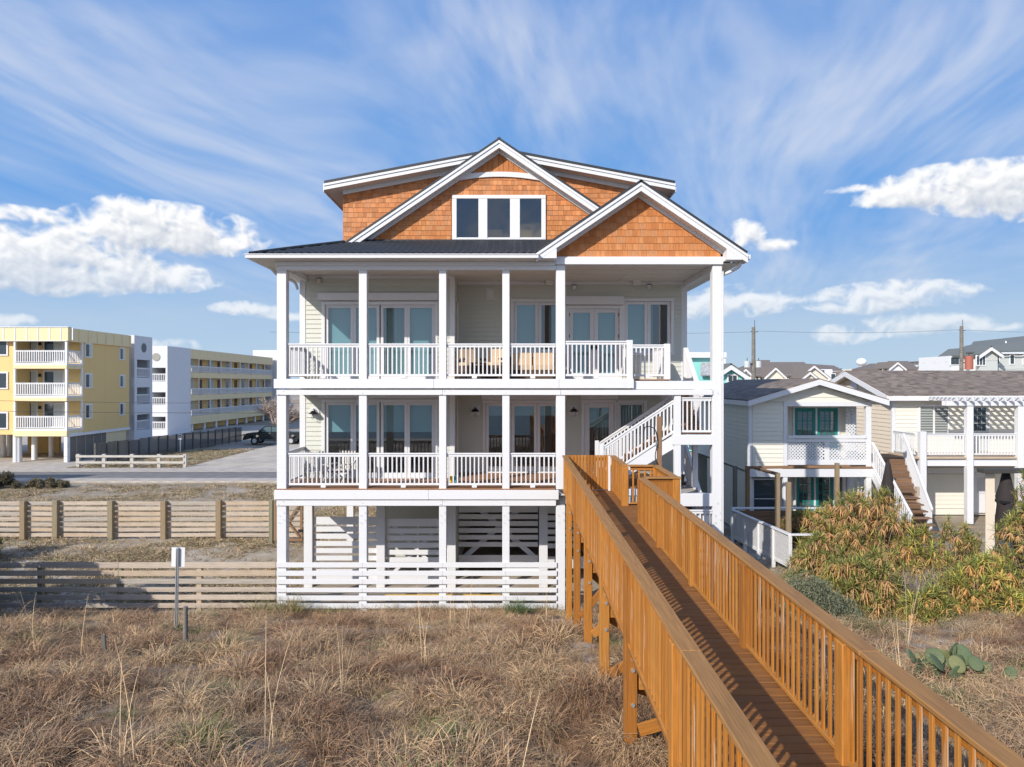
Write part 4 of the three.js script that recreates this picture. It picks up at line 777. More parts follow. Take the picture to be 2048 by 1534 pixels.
{
  const geos = [tuft(44, .15, .3, .62, .0075, 4.0, 1.3), tuft(40, .2, .25, .5, .007, 4.4, 1.2), tuft(48, .12, .35, .66, .0075, 3.5, 1.35), tuft(60, .22, .15, .34, .006, 2.6, 1.0)];
  const spots = [], bare = (x, d) => fbm(x * .5 + 21, d * .42 + 3, 3);
  for (let i = 0; i < 90000 && spots.length < 16500; i++) {
    const d = 4.2 * Math.pow(19.25 / 4.2, Math.pow(rnd(), .72)), hw = d * .78 + 1, x = R(-hw, hw);
    const yb = ground(x, d); let dens = 1 - sm(.08, .2, bare(x, d)); if (x < -6 && d > 13.5) dens *= .62; if (x > -5.5 && x < -2.8 && d > 15.5) dens *= .5;
    const low = rnd() > dens; if (low && rnd() < .35) continue; if (x > 6.8 && d > 15.4) { if (rnd() < .75) continue; }
    let c = pick(straw).slice(); const gm = fbm(x * .6 + 40, d * .6 + 11, 3); if (gm > .26 && rnd() < .5) c = [R(.12, .2), R(.16, .22), R(.05, .08)]; else if (gm < -.12) c = [c[0] * .66, c[1] * .58, c[2] * .56];
    spots.push([x, yb, d, low ? R(.28, .5) : R(.75, 1.1) * mix(.5, 1.2, sm(-.35, .35, fbm(x * .9 + 60, d * .9, 3))), R(0, 6.28), c, R(-.2, .2)]);
  }
  scatter('dune_grass', 'dry tan dune grass covering the foreground slope', geos, spots);
  // tall stalks
  const stalk = (() => { const o = { p: [], c: [] }; for (let i = 0; i < 3; i++) { const a = R(0, 6.28); ribbon(o, V3(R(-.08, .08), 0, R(-.08, .08)), dirA(a), R(1.0, 1.5), .009, 1.5, R(.15, .5), [1, 1, 1], 5, 0); ribbon(o, V3(R(-.08, .08), 0, R(-.08, .08)), dirA(a + 1.6), R(.9, 1.3), .008, 1.48, R(.1, .6), [1, 1, 1], 5, 0); } return built(o); })();
  const ss = []; for (let i = 0; i < 34; i++) { const d = 4.5 * Math.pow(19 / 4.5, rnd()), x = R(-d * .78, d * .78); if (x > .9 && x < 3 && d < 19) continue; ss.push([x, ground(x, d), d, R(.5, 1.05), R(0, 6.28), pick([[.74, .54, .32], [.66, .50, .32]]), R(-.22, .22)]); }
  scatter('grass_stalks', 'tall pale seed stalks standing above the dune grass', [stalk], ss);
  // grass at the house foot and in the yard
  const turf = tuft(34, .3, .1, .24, .02, 1.8, .9), yard = []; for (let i = 0; i < 40000 && yard.length < 8000; i++) { const d = R(19.8, 42), x = R(-d * .76, d < 28 ? -6.6 : -6); if (fbm(x * .35 + 5, d * .35, 4) + .35 * vn(x * 1.7, d * 1.7) < .02 && rnd() > .1) continue; yard.push([x, ground(x, d), d, R(.6, 1.3), R(0, 6.28), pick([[.46, .33, .19], [.40, .29, .17], [.31, .27, .14], [.52, .39, .24]]), R(-.2, .2)]); }
  for (let i = 0; i < 1500; i++) { const d = R(49.4, 64), x = R(-31.2, -23.6); if (vn(x * .5, d * .5) < -.25) continue; yard.push([x, 0, d, R(.7, 1.4), R(0, 6.28), pick([[.46, .34, .2], [.36, .31, .17], [.5, .38, .24]]), R(-.2, .2)]); }
  scatter('yard_grass', 'short dry grass patches in the sandy yard', [turf], yard);
  const right = []; for (let i = 0; i < 2200; i++) { const d = R(14.5, 23), x = R(5.9, 16); right.push([x, ground(x, d), d, R(.6, 1.1), R(0, 6.28), pick([[.30, .25, .14], [.38, .3, .2], [.24, .22, .12], [.44, .34, .23]]), R(-.2, .2)]); }
  scatter('yard_grass', 'rough dry grass between the boardwalk and the neighbouring fence', [geos[1], geos[3]], right);
  const green = tuft(70, .12, .35, .75, .009, 1.6, 1.35), gs = [];
  for (let i = 0; i < 26; i++) { const x = R(-7.0, -5.7), d = R(18.4, 19.1); gs.push([x, ground(x, d), d, R(.7, 1.1), R(0, 6.28), pick([[.26, .22, .08], [.33, .22, .09], [.20, .21, .07]]), 0]); }
  for (let i = 0; i < 60; i++) { const x = R(-5.6, 1.1), d = R(18.8, 19.2); gs.push([x, ground(x, d), d, R(.35, .75), R(0, 6.28), pick([[.26, .22, .10], [.36, .27, .15], [.22, .20, .09]]), 0]); }
  for (let i = 0; i < 8; i++) { const x = R(-.05, .3), d = R(18.6, 19); gs.push([x, ground(x, d), d, R(.6, 1.0), R(0, 6.28), [.10, .16, .05], 0]); }
  scatter('clump_grass', 'greenish grass clumps along the foot of the white slat fence', [green], gs);
}
// strap-leaved shrubs: rosettes of long leaves, green above, dead brown below
const rosette = (dead, n = 34) => { const o = { p: [], c: [] }; for (let i = 0; i < n; i++) { const t = i / n, a = i * 2.4 + R(-.3, .3), old = t > 1 - dead, lift = old ? R(-1.2, -.3) : mix(1.35, .1, t / (1 - dead + .01)) + R(-.15, .15); const g = old ? [R(.42, .56), R(.25, .34), R(.10, .16)] : rnd() < .42 ? [R(.32, .42), R(.28, .34), R(.07, .10)] : [R(.10, .18), R(.14, .20), R(.035, .055)]; ribbon(o, V3(0, -t * .16, 0), dirA(a), R(.26, .42), R(.026, .036), lift, R(.5, 1.2), g, 3, R(-.5, .5)); } return built(o); };
const rosG = [rosette(.2), rosette(.45), rosette(.75), rosette(.3, 26)];
const stemM = M(.22, .16, .11, .9);
function strapShrub(x, d, w, h, dep, n, mixDead, label, tint = [1, 1, 1]) {
  const y = ground(x, d), s = thing('strap_leaf_shrub', label, 'shrub', x, y, d);
  const stems = []; const spots = [[], [], [], []];
  n = Math.round(n * 2.3); for (let i = 0; i < n; i++) {
    const a = R(0, 6.28), b = Math.acos(R(-.1, 1)), rr = Math.pow(rnd(), .22), px = Math.cos(a) * Math.sin(b) * w * rr, pz = Math.sin(a) * Math.sin(b) * dep * rr, py = Math.max(.12, (Math.cos(b) * rr * .9 + .1) * h * 1.14) * (1 + .42 * vn(px * 1.1 + x, pz * 1.1 + d)); if (vn(px * 1.6 + x * 3, py * 1.6 + d) + .3 * vn(px * 4, py * 4 + d) < -.40) continue;
    const k = rnd() < mixDead ? (rnd() < .6 ? 2 : 1) : (rnd() < .5 ? 0 : 3); spots[k].push([px, py, pz, R(.5, .92), R(0, 6.28), R(-.4, .4)]);
    if (i % 4 === 0) { const q = new THREE.CylinderGeometry(.012, .022, Math.hypot(px * .7, py, pz * .7), 5); q.translate(0, Math.hypot(px * .7, py, pz * .7) / 2, 0); q.applyQuaternion(new THREE.Quaternion().setFromUnitVectors(V3(0, 1, 0), V3(px * .7, py, pz * .7).normalize())); q.translate(px * .3, 0, pz * .3); stems.push(q); }
  }
  spots.forEach((sp, k) => { if (!sp.length) return; const m = new THREE.InstancedMesh(rosG[k], bladeM, sp.length); sp.forEach(([a, b, c, sc, t, ti], i) => { dummy.position.set(a, b, c); dummy.rotation.set(ti, t, ti * .7); dummy.scale.setScalar(sc); dummy.updateMatrix(); m.setMatrixAt(i, dummy.matrix); const f = R(.8, 1.2); m.setColorAt(i, cc.setRGB(f * tint[0], f * tint[1], f * tint[2])); }); m.castShadow = m.receiveShadow = true; m.name = 'foliage'; m.userData.kind = 'stuff'; s.add(m); });
  const t = new THREE.Mesh(mergeGeometries(stems), stemM); t.name = 'stems'; t.castShadow = true; s.add(t); return s;
}
const px2 = (px, d) => X(px, d);
strapShrub(px2(1730, 19.6), 19.6, 1.8, 2.55, 1.3, 420, .9, 'tall shrub of mostly dead brown strap leaves before the cream cottage');
strapShrub(px2(1640, 18.6), 18.6, 1.0, 1.6, .9, 170, .7, 'brown and green strap-leaved shrub nearest the white lattice fence');
strapShrub(px2(1720, 17), 17, 1.05, 1.35, .8, 210, .45, 'green strap-leaved shrub with drooping dead leaves in front of the brown one');
strapShrub(px2(1840, 18.6), 18.6, 1.0, 1.55, .9, 150, .4, 'yellow-green strap-leaved shrub between the brown shrub and the white stair foot', [1.15, 1.1, .9]);
strapShrub(px2(1925, 20.6), 20.6, .7, 1.75, .6, 60, .2, 'slim dark green strap-leaved shrub before the white lattice door');
strapShrub(px2(1950, 16.6), 16.6, 1.25, 1.15, .9, 170, .3, 'low yellow-green strap-leaved shrub at the edge of the dry grass', [1.2, 1.15, .9]);
strapShrub(px2(1850, 15.6), 15.6, .55, .75, .5, 55, .4, 'small strap-leaved shrub in front of the grey dead twigs', [1.1, 1.05, .9]);
strapShrub(px2(2085, 18.6), 18.6, 1.3, 2.9, 1.2, 260, .35, 'large green strap-leaved shrub at the right edge of the picture');
strapShrub(px2(1640, 25), 25, 1.6, 1.35, .5, 110, .35, 'row of low strap leaves below the teal ground-floor doors');
// fine-leaved grey-green shrub, dead twigs, evergreen shrubs out to the left
function fineShrub(x, d, w, h, dep, n, c, label, name = 'fine_leaf_shrub', leaf = .035, y = ground(x, d)) {
  const s = thing(name, label, 'shrub', x, y, d), o = { p: [], c: [] }, lumps = []; for (let i = 0; i < 26; i++) { const a = R(0, 6.28), b = Math.acos(R(-.05, 1)), q = R(.55, .9); lumps.push([Math.cos(a) * Math.sin(b) * w * q, (Math.cos(b) * q * .85 + .15) * h, Math.sin(a) * Math.sin(b) * dep * q, R(.22, .42) * Math.min(w, h)]); }
  for (let i = 0; i < n; i++) { const [lx, ly, lz, lr] = pick(lumps), a = R(0, 6.28), b = Math.acos(R(-1, 1)), q = Math.pow(rnd(), .4) * lr, k = R(.65, 1.3); ribbon(o, V3(lx + Math.cos(a) * Math.sin(b) * q, Math.max(.03, ly + Math.cos(b) * q), lz + Math.sin(a) * Math.sin(b) * q), dirA(R(0, 6.28)), leaf * R(1, 2.2), leaf * .45, R(-.5, 1.4), R(-.5, .8), [c[0] * k, c[1] * k, c[2] * k], 2, R(-1, 1)); }
  const m = new THREE.Mesh(built(o), bladeM); m.name = 'foliage'; m.castShadow = m.receiveShadow = true; s.add(m);
  const st = []; for (const [lx, ly, lz] of lumps) { const L = Math.hypot(lx, ly, lz), q = new THREE.CylinderGeometry(.01, .025, L, 5); q.translate(0, L / 2, 0); q.applyQuaternion(new THREE.Quaternion().setFromUnitVectors(V3(0, 1, 0), V3(lx, ly, lz).normalize())); st.push(q); }
  const t = new THREE.Mesh(mergeGeometries(st), stemM); t.name = 'stems'; t.castShadow = true; s.add(t); return s;
}
fineShrub(px2(1630, 16.2), 16.2, 1.0, 1.05, .8, 22000, [.19, .20, .12], 'soft grey-green fine-leaved shrub beside the boardwalk railing');
fineShrub(-13.95, 16.3, 1.5, 4.0, 1.8, 48000, [.07, .10, .035], 'dark evergreen shrub just outside the picture on the left', 'evergreen_shrub', .09);
fineShrub(-15.6, 18.1, 1.5, 2.6, 1.0, 26000, [.07, .10, .035], 'added unseen dark evergreen shrub that dims the near fence', 'evergreen_shrub', .09);  // unseen shrub, added to keep sky light off the near fence
fineShrub(-16.6, 15.4, 1.9, 3.3, 1.8, 30000, [.07, .10, .035], 'second dark evergreen shrub outside the picture on the left', 'evergreen_shrub', .09);
fineShrub(-19.0, 23.4, 1.6, 1.7, 1.2, 16000, [.07, .11, .03], 'dark evergreen shrub by the left end of the far fence', 'evergreen_shrub', .07);
fineShrub(-30.5, 40.5, 2.6, .85, 1, 9000, [.14, .12, .07], 'scrubby olive bushes beside the road near the yellow building', 'roadside_shrub', .09);
fineShrub(-27.2, 40.8, 1.5, .5, .8, 6000, [.20, .17, .10], 'low olive bush beside the road before the rail fence', 'roadside_shrub', .08);
for (const [pxt, d, wt, lab] of [[1830, 16.9, .75, 'bare grey twigs between the strap-leaved shrubs'], [1915, 17.9, .5, 'bare grey twigs behind the low yellow-green shrub']]) { // dead twigs
  const x = X(pxt, d), s = thing('dead_shrub', lab, 'shrub', x, ground(x, d), d), o = { p: [], c: [] };
  for (let i = 0; i < 900; i++) { const k = R(.6, 1.25), g = [.30 * k, .26 * k, .24 * k]; const bx0 = R(-wt, wt), bz = R(-.5, .5), b0 = R(0, .75); ribbon(o, V3(bx0, b0, bz), dirA(R(0, 6.28)), R(.2, .6), .009, R(.9, 1.57), R(-.3, .4), g, 3, R(-1, 1)); }
  const m = new THREE.Mesh(built(o), bladeM); m.name = 'twigs'; m.castShadow = m.receiveShadow = true; s.add(m);
}
{ // prickly pear, pads dotted with spine cushions
  const padT = tex(128, (u, v) => { const i = Math.floor(u * 12), j = Math.floor(v * 12), fx = u * 12 - i - .5 + .3 * vn(i * 1.7, j), fy = v * 12 - j - .5; return fx * fx + fy * fy < .035 ? 1.0 : .72 + .28 * fbm(u * 9, v * 9, 3); }, false);
  const d = 10.3, x = X(1880, d), s = thing('prickly_pear_cactus', 'green prickly pear cactus in the dry grass right of the boardwalk', 'cactus', x, ground(x, d), d), g = new THREE.SphereGeometry(1, 16, 12), ms = [[.12, .165, .075], [.15, .19, .09], [.10, .145, .07], [.22, .23, .09]].map(([r, a, b]) => M(r, a, b, .75, { map: rep(padT, 2) }));
  g.scale(.5, .62, .1); for (let i = 0; i < 30; i++) { const o = new THREE.Mesh(g, pick(ms)); const u = i < 22 ? [R(-.45, .4), R(.04, .36), R(-.3, .3)] : [R(.35, .95), R(.0, .12), R(-.45, .2)]; o.position.set(...u); o.rotation.set(R(-1.1, .4), R(-1, 1), R(-.7, .7)); o.scale.setScalar(R(.15, .26)); o.name = 'pad'; o.castShadow = o.receiveShadow = true; s.add(o); }
}

// ---------- neighbouring houses on the right ----------
const shingleT = tex(512, tile((u, v) => { const row = Math.floor(v * 32), k = vn(Math.floor(u * 24 + (row % 2) * .5) * 3.1, row * 2.7); return .78 + .5 * k + .16 * fbm(u * 40, v * 8, 2); }), false);
const asphaltShingle = M(.25, .195, .155, .9, { map: rep(shingleT, .16) }), condoRoof = M(.20, .165, .14, .9, { map: plainR }), greyRoof = M(.16, .175, .17, .9, { map: plainR });
const teal = M(.015, .26, .23, .45), tealWall = M(.28, .66, .62, .7), greyWall = M(.52, .55, .53, .7), yellowM = M(.80, .57, .24, .7, { map: stainR }), yellowTrim = M(.84, .69, .41, .7, { map: stainR }), stucco = M(.74, .75, .78, .8, { map: plainR });
function lattice(parent, x0, x1, y0, y1, d, step = .13, w = .045) {
  const list = [], H = y1 - y0;
  for (const s of [-1, 1]) for (let x = x0 - H; x < x1 + H; x += step) {
    // strip through (x, y0) at 45 degrees, clipped to the panel
    let t0 = 0, t1 = H; const xa = (t) => x + s * t; if (s > 0) { t0 = Math.max(0, x0 - x); t1 = Math.min(H, x1 - x); } else { t0 = Math.max(0, x - x1); t1 = Math.min(H, x - x0); }
    if (t1 - t0 < .04) continue; const g = cbox((t1 - t0) * 1.414, w, .01).clone(); g.rotateZ(s * Math.PI / 4); g.translate(xa((t0 + t1) / 2) - x0, (t0 + t1) / 2, s * .006); list.push(g);
  }
  return put(new THREE.Mesh(mergeGeometries(list), white), parent, 'lattice_panel', x0, y0, -d);
}
function frenchPair(parent, x0, x1, y0, y1, d) {
  const g = sub(parent, 'french_door', (x0 + x1) / 2, y0, d), w = (x1 - x0) / 2;
  bx(g, 'casing', whiteTrim, x0 - .09, x0, y0, y1, d - .05, d + .02); bx(g, 'casing', whiteTrim, x1, x1 + .09, y0, y1, d - .05, d + .02); bx(g, 'casing', whiteTrim, x0 - .09, x1 + .09, y1, y1 + .1, d - .05, d + .02); bx(g, 'casing', whiteTrim, x0 + w - .04, x0 + w + .04, y0, y1, d - .055, d + .02);
  for (let i = 0; i < 2; i++) {
    const a = x0 + i * w + (i ? .045 : .005), b = x0 + (i + 1) * w - (i ? .005 : .045), l = sub(g, 'door_leaf', a, y0, d);
    bx(l, 'stile', teal, a, a + .11, y0, y1 - .002, d - .04, d); bx(l, 'stile', teal, b - .11, b, y0, y1 - .002, d - .04, d); bx(l, 'rail', teal, a + .11, b - .11, y1 - .14, y1 - .004, d - .038, d); bx(l, 'rail', teal, a + .11, b - .11, y0, y0 + .22, d - .038, d);
    for (let k = 1; k < 3; k++) bx(l, 'muntin', teal, mix(a + .11, b - .11, k / 3) - .012, mix(a + .11, b - .11, k / 3) + .012, y0 + .22, y1 - .14, d - .036, d - .015);
    for (let k = 1; k < 5; k++) bx(l, 'muntin', teal, a + .11, b - .11, mix(y0 + .22, y1 - .14, k / 5) - .012, mix(y0 + .22, y1 - .14, k / 5) + .012, d - .034, d - .017);
    sheet(l, 'pane', glass, a + .1, b - .1, y0 + .2, y1 - .13, d - .02);
    for (let k = 0, y = y0 + .25; y < y1 - .16; y += .06, k++) bx(l, 'blind_slat', curtainM, a + .11, b - .11, y, y + .022, d - .008, d - .002);
  }
  bx(g, 'room_backing', roomM, x0, x1, y0, y1, d + .02, d + .05);
}
{ // cream cottage
  const C = thing('cottage', 'cream raised cottage with teal doors and a lattice porch', 'house', 11.7, 0, 27), d = 27, rx = 11.69, ry = 6.2, s = .30, x0 = 8.97, x1 = 14.33, d1 = 36.5;
  const ye = (x) => ry - s * Math.abs(x - rx);
  for (const [xe, sg] of [[x0, -1], [x1, 1]]) {
    slab(C, 'roof_plane', asphaltShingle, [[rx, ry, 26.6], [xe, ye(xe), 26.6], [xe, ye(xe), d1], [rx, ry, d1]], .04);
    prism(C, 'fascia_board', white, [[rx, ry - .045], [xe, ye(xe) - .045], [xe, ye(xe) - .25], [rx, ry - .25]], 26.57, 26.63);
    slab(C, 'soffit', white, [[rx, ry - .2, 26.64], [xe, ye(xe) - .2, 26.64], [xe, ye(xe) - .2, d1], [rx, ry - .2, d1]], .02);
    bx(C, 'eave_fascia', white, xe - .025, xe + .025, ye(xe) - .24, ye(xe) - .05, 26.64, d1);
  }
  const gw = sub(C, 'gable_wall', rx, 5.3, d); prism(gw, 'sheathing', cream, [[9.18, 5.28], [13.85, 5.28], [13.85, ye(13.85) - .24], [rx, ry - .24], [9.18, ye(9.18) - .24]], d + .005, d + .06);
  for (let y = 5.3; y < ry - .3; y += .17) { const h = (ry - .26 - y - .1) / s; if (h > .1) sidingFront(gw, cream, Math.max(9.25, rx - h), Math.min(13.8, rx + h), y, y + .17, d, .17); }
  const fw = sub(C, 'front_wall', 9.2, 2.8, d); bx(fw, 'sheathing', cream, 9.2, 10.5, 2.5, 5.28, d + .005, d + .1); sidingFront(fw, cream, 9.28, 10.45, 2.8, 5.28, d, .17);
  const lw = sub(C, 'side_wall', 9.18, 2.8, 31); bx(lw, 'sheathing', cream, 9.18, 9.28, 2.6, 5.2, d + .11, d1 - .2); sidingLeft(lw, cream, 9.18, 2.6, 5.2, d + .1, d1 - .2, .17);
  bx(C, 'corner_board', white, 9.12, 9.27, 2.5, 5.25, d - .03, d + .12); bx(C, 'corner_board', white, 10.46, 10.62, .2, 5.2, d - .03, d + .12);
  bx(C, 'porch_beam', white, 10.46, 13.87, 5.12, 5.3, d - .04, d + .1);
  bx(C, 'porch_post', white, 13.66, 13.86, .2, 5.12, d - .02, d + .16);
  const bw = sub(C, 'porch_back_wall', 12, 2.8, 28.5); bx(bw, 'sheathing', cream, 10.5, 13.9, 2.6, 5.4, 28.52, 28.6); sidingFront(bw, cream, 10.5, 11.42, 2.8, 5.2, 28.5, .17); sidingFront(bw, cream, 13.32, 13.9, 2.8, 5.2, 28.5, .17); bx(bw, 'sheathing', cream, 10.5, 10.6, 2.8, 5.25, d + .13, 28.5);
  frenchPair(C, 11.5, 13.24, 2.78, 5.0, 28.49);
  bx(C, 'porch_post', white, 13.72, 13.88, 2.7, 5.12, 28.2, 28.4); lattice(C, 13.35, 13.75, 3.0, 5.1, 28.0);
  bx(C, 'porch_floor', brownWood[1], 10.4, 13.95, 2.72, 2.8, d - .06, 28.5); bx(C, 'rim_board', white, 9.1, 13.9, 2.4, 2.71, d - .05, d - .032); bx(C, 'porch_ceiling', white, 10.5, 13.9, 5.3, 5.35, d + .1, 28.5);
  const pr = sub(C, 'porch_rail', 12, 2.8, d); bx(pr, 'top_rail', white, 10.62, 13.66, 3.88, 4.0, d - .06, d + .06); bx(pr, 'top_board', white, 10.62, 13.66, 3.74, 3.86, d - .02, d + .02); bx(pr, 'bottom_board', white, 10.62, 13.66, 2.86, 3.06, d - .02, d + .02); bx(pr, 'stile', white, 12.05, 12.25, 3.06, 3.74, d - .02, d + .02); lattice(pr, 10.62, 12.05, 3.06, 3.74, d + .03); lattice(pr, 12.25, 13.66, 3.06, 3.74, d + .03);
  bx(C, 'lower_wall', cream, 10.6, 13.1, 0, 2.6, 28.6, 28.7); bx(C, 'lower_wall', cream, 13.5, 13.95, 0, 2.6, 28.6, 28.7); bx(C, 'lower_wall', cream, 13.85, 13.95, 0, 2.6, 28.7, 36); bx(C, 'lower_wall', cream, 9.3, 13.9, 0, 2.6, 35.9, 36); bx(C, 'floor_slab', roomM, 9.3, 13.9, 2.61, 2.7, 28.55, 36.2); frenchPair(C, 11.6, 13.1, .3, 2.4, 28.58); bx(C, 'lower_wall', cream, 9.2, 9.3, 0, 2.5, d + .1, 33);
   bx(C, 'porch_post', white, 13.5, 13.62, 0, 2.4, 28.2, 28.3); lattice(C, 13.62, 14.05, .5, 2.4, 27.6);
  bx(C, 'window_frame', white, 9.35, 10.45, .55, 2.3, d + .25, d + .3); bx(C, 'window_pane', glassFar, 9.42, 10.38, .62, 2.25, d + .24, d + .25); bx(C, 'window_rail', white, 9.42, 10.38, 1.5, 1.53, d + .22, d + .239);
  // stair towards the sea
  const st = sub(C, 'stair', 14, 1, 26); for (let i = 0; i < 11; i++) { const t = i / 11; bx(st, 'tread', pick(brownWood), 13.95, 15.0, 2.55 - t * 2.2, 2.6 - t * 2.2, 26.9 - t * 2.6 - .26, 26.9 - t * 2.6); }
  prismX(st, 'stringer', white, [[27, 2.75], [27, 2.35], [24.3, .05], [24.2, .35]], 13.86, 13.92); railing(st, 'stair_railing', white, [13.88, 26.95], [13.88, 24.3], 2.75, { y2: .45, h: 1, block: false, low: .08, step: .17 });
  bx(C, 'back_wall', cream, 9.2, 14, 2.6, 5.2, d1 - .2, d1 - .1);
}
{ // tan house
  const T = thing('tan_house', 'tan raised house with brown shingle roof and white pergola deck', 'house', 21, 0, 32), d = 32, x0 = 17.4, x1 = 34, dr = 35.6, ry = 6.66, ey = 5.5, db = 39.2;
  slab(T, 'roof_plane', asphaltShingle, [[x0 - .45, ey, d - .45], [x1, ey, d - .45], [x1, ry, dr], [x0 - .45, ry, dr]], .06); slab(T, 'roof_plane', asphaltShingle, [[x0 - .45, ey, db + .45], [x1, ey, db + .45], [x1, ry, dr], [x0 - .45, ry, dr]], .06);
  bx(T, 'eave_fascia', white, x0 - .45, x1, ey - .28, ey - .065, d - .5, d - .44); bx(T, 'soffit', white, x0 - .1, x1, ey - .1, ey - .08, d - .43, d);
  for (const [da, ya, de, yb] of [[dr, ry, d - .45, ey], [dr, ry, db + .45, ey]]) { prismX(T, 'rake_board', white, [[da, ya - .06], [de, yb - .06], [de, yb - .3], [da, ya - .3]], x0 - .5, x0 - .44); slab(T, 'rake_soffit', tan, [[x0 - .43, ya - .2, da], [x0 - .43, yb - .2, de], [x0, yb - .2, de], [x0, ya - .2, da]], .02); }
  const fw = sub(T, 'front_wall', x0, 2.8, d); bx(fw, 'sheathing', cream, x0, x1, .0, ey - .1, d + .005, d + .1);
  const holes = [[18.65, 19.9, 3.72, 4.96], [20.95, 21.75, 2.9, 4.96], [23.05, 24.2, 3.72, 4.96]]; sidingFront(fw, cream, x0 + .1, x1, 2.85, ey - .15, d, .19, holes.map((h) => grow(h, .05))); sidingFront(fw, cream, 18.9, 21.0, .3, 1.9, d, .19);
  const sw = sub(T, 'side_wall', x0, 2.8, 35); prismX(sw, 'sheathing', tan, [[d + .11, 0], [db, 0], [db, ey - .15], [dr, ry - .15], [d + .11, ey - .15]], x0 + .005, x0 + .1); sidingLeft(sw, tan, x0, 1.9, ey - .1, d + .1, db, .19);
  for (let y = ey - .1; y < ry - .35; y += .19) { const k = (ry - .25 - y - .19) / (ry - ey) * (dr - d); if (k > .2) sidingLeft(sw, tan, x0, y, y + .19, dr - k, dr + k, .19); }
  const ve = sub(sw, 'gable_vent', x0, 5.8, 35.4); bx(ve, 'vent_frame', white, x0 - .06, x0 - .02, 5.65, 6.25, 35.2, 35.9);
  bx(T, 'corner_board', white, x0 - .04, x0 + .12, .2, ey - .1, d - .04, d + .1);
  for (const [a, b, y0, y1] of [holes[0], holes[2]]) { const w = sub(T, 'window', a, y0, d); bx(w, 'casing', whiteTrim, a - .08, a, y0, y1, d - .06, d); bx(w, 'casing', whiteTrim, b, b + .08, y0, y1, d - .06, d); bx(w, 'casing', whiteTrim, a - .08, b + .08, y1, y1 + .08, d - .06, d); bx(w, 'casing', whiteTrim, a - .1, b + .1, y0 - .08, y0, d - .08, d); bx(w, 'mullion', whiteTrim, (a + b) / 2 - .04, (a + b) / 2 + .04, y0, y1, d - .05, d); bx(w, 'pane', glassFar, a, b, y0, y1, d - .012, d - .004); for (let y = y0 + .04; y < y1 - .03; y += .075) { bx(w, 'blind_slat', curtainM, a + .02, (a + b) / 2 - .05, y, y + .03, d - .028, d - .02); bx(w, 'blind_slat', curtainM, (a + b) / 2 + .05, b - .02, y, y + .03, d - .028, d - .02); } }
  { const [a, b, y0, y1] = holes[1], w = sub(T, 'door', a, y0, d); bx(w, 'door_leaf', greyWall, a, b, y0, y1, d - .04, d); for (let i = 0; i < 3; i++) for (let k = 0; k < 3; k++) bx(w, 'pane', glassFar, a + .1 + i * .2, a + .28 + i * .2, 3.85 + k * .36, 4.18 + k * .36, d - .05, d - .041); bx(w, 'casing', whiteTrim, a - .07, a, y0, y1, d - .06, d); bx(w, 'casing', whiteTrim, b, b + .07, y0, y1, d - .06, d); bx(w, 'casing', whiteTrim, a - .07, b + .07, y1, y1 + .08, d - .06, d); }
  // deck
  const df = 30; bx(T, 'deck_floor', paleWood[4], 17.2, x1, 2.78, 2.86, df - .1, d); bx(T, 'rim_board', white, 17.5, x1, 2.46, 2.77, df, df + .06);
  for (const x of [17.55, 19.55, 21.72, 23.9]) { bx(T, 'deck_post', white, x - .13, x + .13, 0, x < 18 ? 3.95 : 5.05, df - .16, df + .09); }
  for (const [a, b] of [[17.7, 19.4], [19.7, 21.58], [21.87, 23.75]]) railing(T, 'deck_railing', white, [a, df], [b, df], 2.86, { h: 1.0, step: .13, s: .05, block: false, low: .08 });
  railing(T, 'deck_railing', white, [17.4, df + .2], [17.4, d - .1], 2.86, { h: 1.0, step: .13, block: false });
  const pg = sub(T, 'pergola', 21, 5.2, 30.5); bx(pg, 'beam', white, 18.5, x1, 5.05, 5.25, df - .2, df - .12); bx(pg, 'beam', white, 18.5, x1, 5.05, 5.25, df + .09, df + .15);
  for (let x = 18.75; x < 26; x += .34) { bx(pg, 'rafter', white, x, x + .05, 5.255, 5.4, df - .5, d - .5); } for (let k = 0; k < 7; k++) bx(pg, 'purlin', white, 18.6, 26, 5.405, 5.45, df - .4 + k * .28, df - .35 + k * .28);
  bx(T, 'lower_beam', white, 18.4, x1, 1.95, 2.2, d - .35, d - .25); 
  const dr2 = sub(T, 'lower_door', 21, 0, d); bx(dr2, 'door_leaf', white, 20.9, 21.7, .1, 1.95, d - .1, d - .03); lattice(dr2, 21.2, 21.65, 1.0, 1.7, d - .12, .09, .03);
  // stair towards the sea
  const st = sub(T, 'stair', 16.5, 1, 28); for (let i = 0; i < 12; i++) { const t = i / 12, x = mix(16.9, 15.6, t); bx(st, 'tread', pick(brownWood), x - 1.15, x - .06, 2.7 - t * 2.5, 2.75 - t * 2.5, 30.2 - t * 4.2 - .34, 30.2 - t * 4.2); bx(st, 'riser', pick(brownWood), x - 1.13, x - .08, 2.49 - t * 2.5, 2.695 - t * 2.5, 30.2 - t * 4.2 - .335, 30.2 - t * 4.2 - .315); }
  for (const o of [0, -1.2]) { beam(st, 'stringer', o ? paleWood[0] : white, [16.9 + o, 2.72, 30.2], [15.6 + o, .2, 26.0], .05, .3); if (!o) railing(st, 'stair_railing', white, [16.9, 30.2], [15.6, 26.0], 2.85, { y2: .35, h: 1, block: false, low: .08, step: .17 }); }
  for (const [x, dd, y] of [[15.75, 30.15, 3.1], [16.1, 27.8, 1.9]]) bx(st, 'newel_post', paleWood[1], x - .07, x + .07, 0, y, dd - .07, dd + .07);
  bx(T, 'landing', brownWood[0], 14.6, 17.3, 2.6, 2.8, 30.3, 32); bx(T, 'landing_rim', white, 14.6, 17.3, 2.2, 2.58, 30.24, 30.3);
  cyl(T, 'vent_pipe', white, 26.2, 6.3, 6.9, 34.9, .09, .09, 12);
}
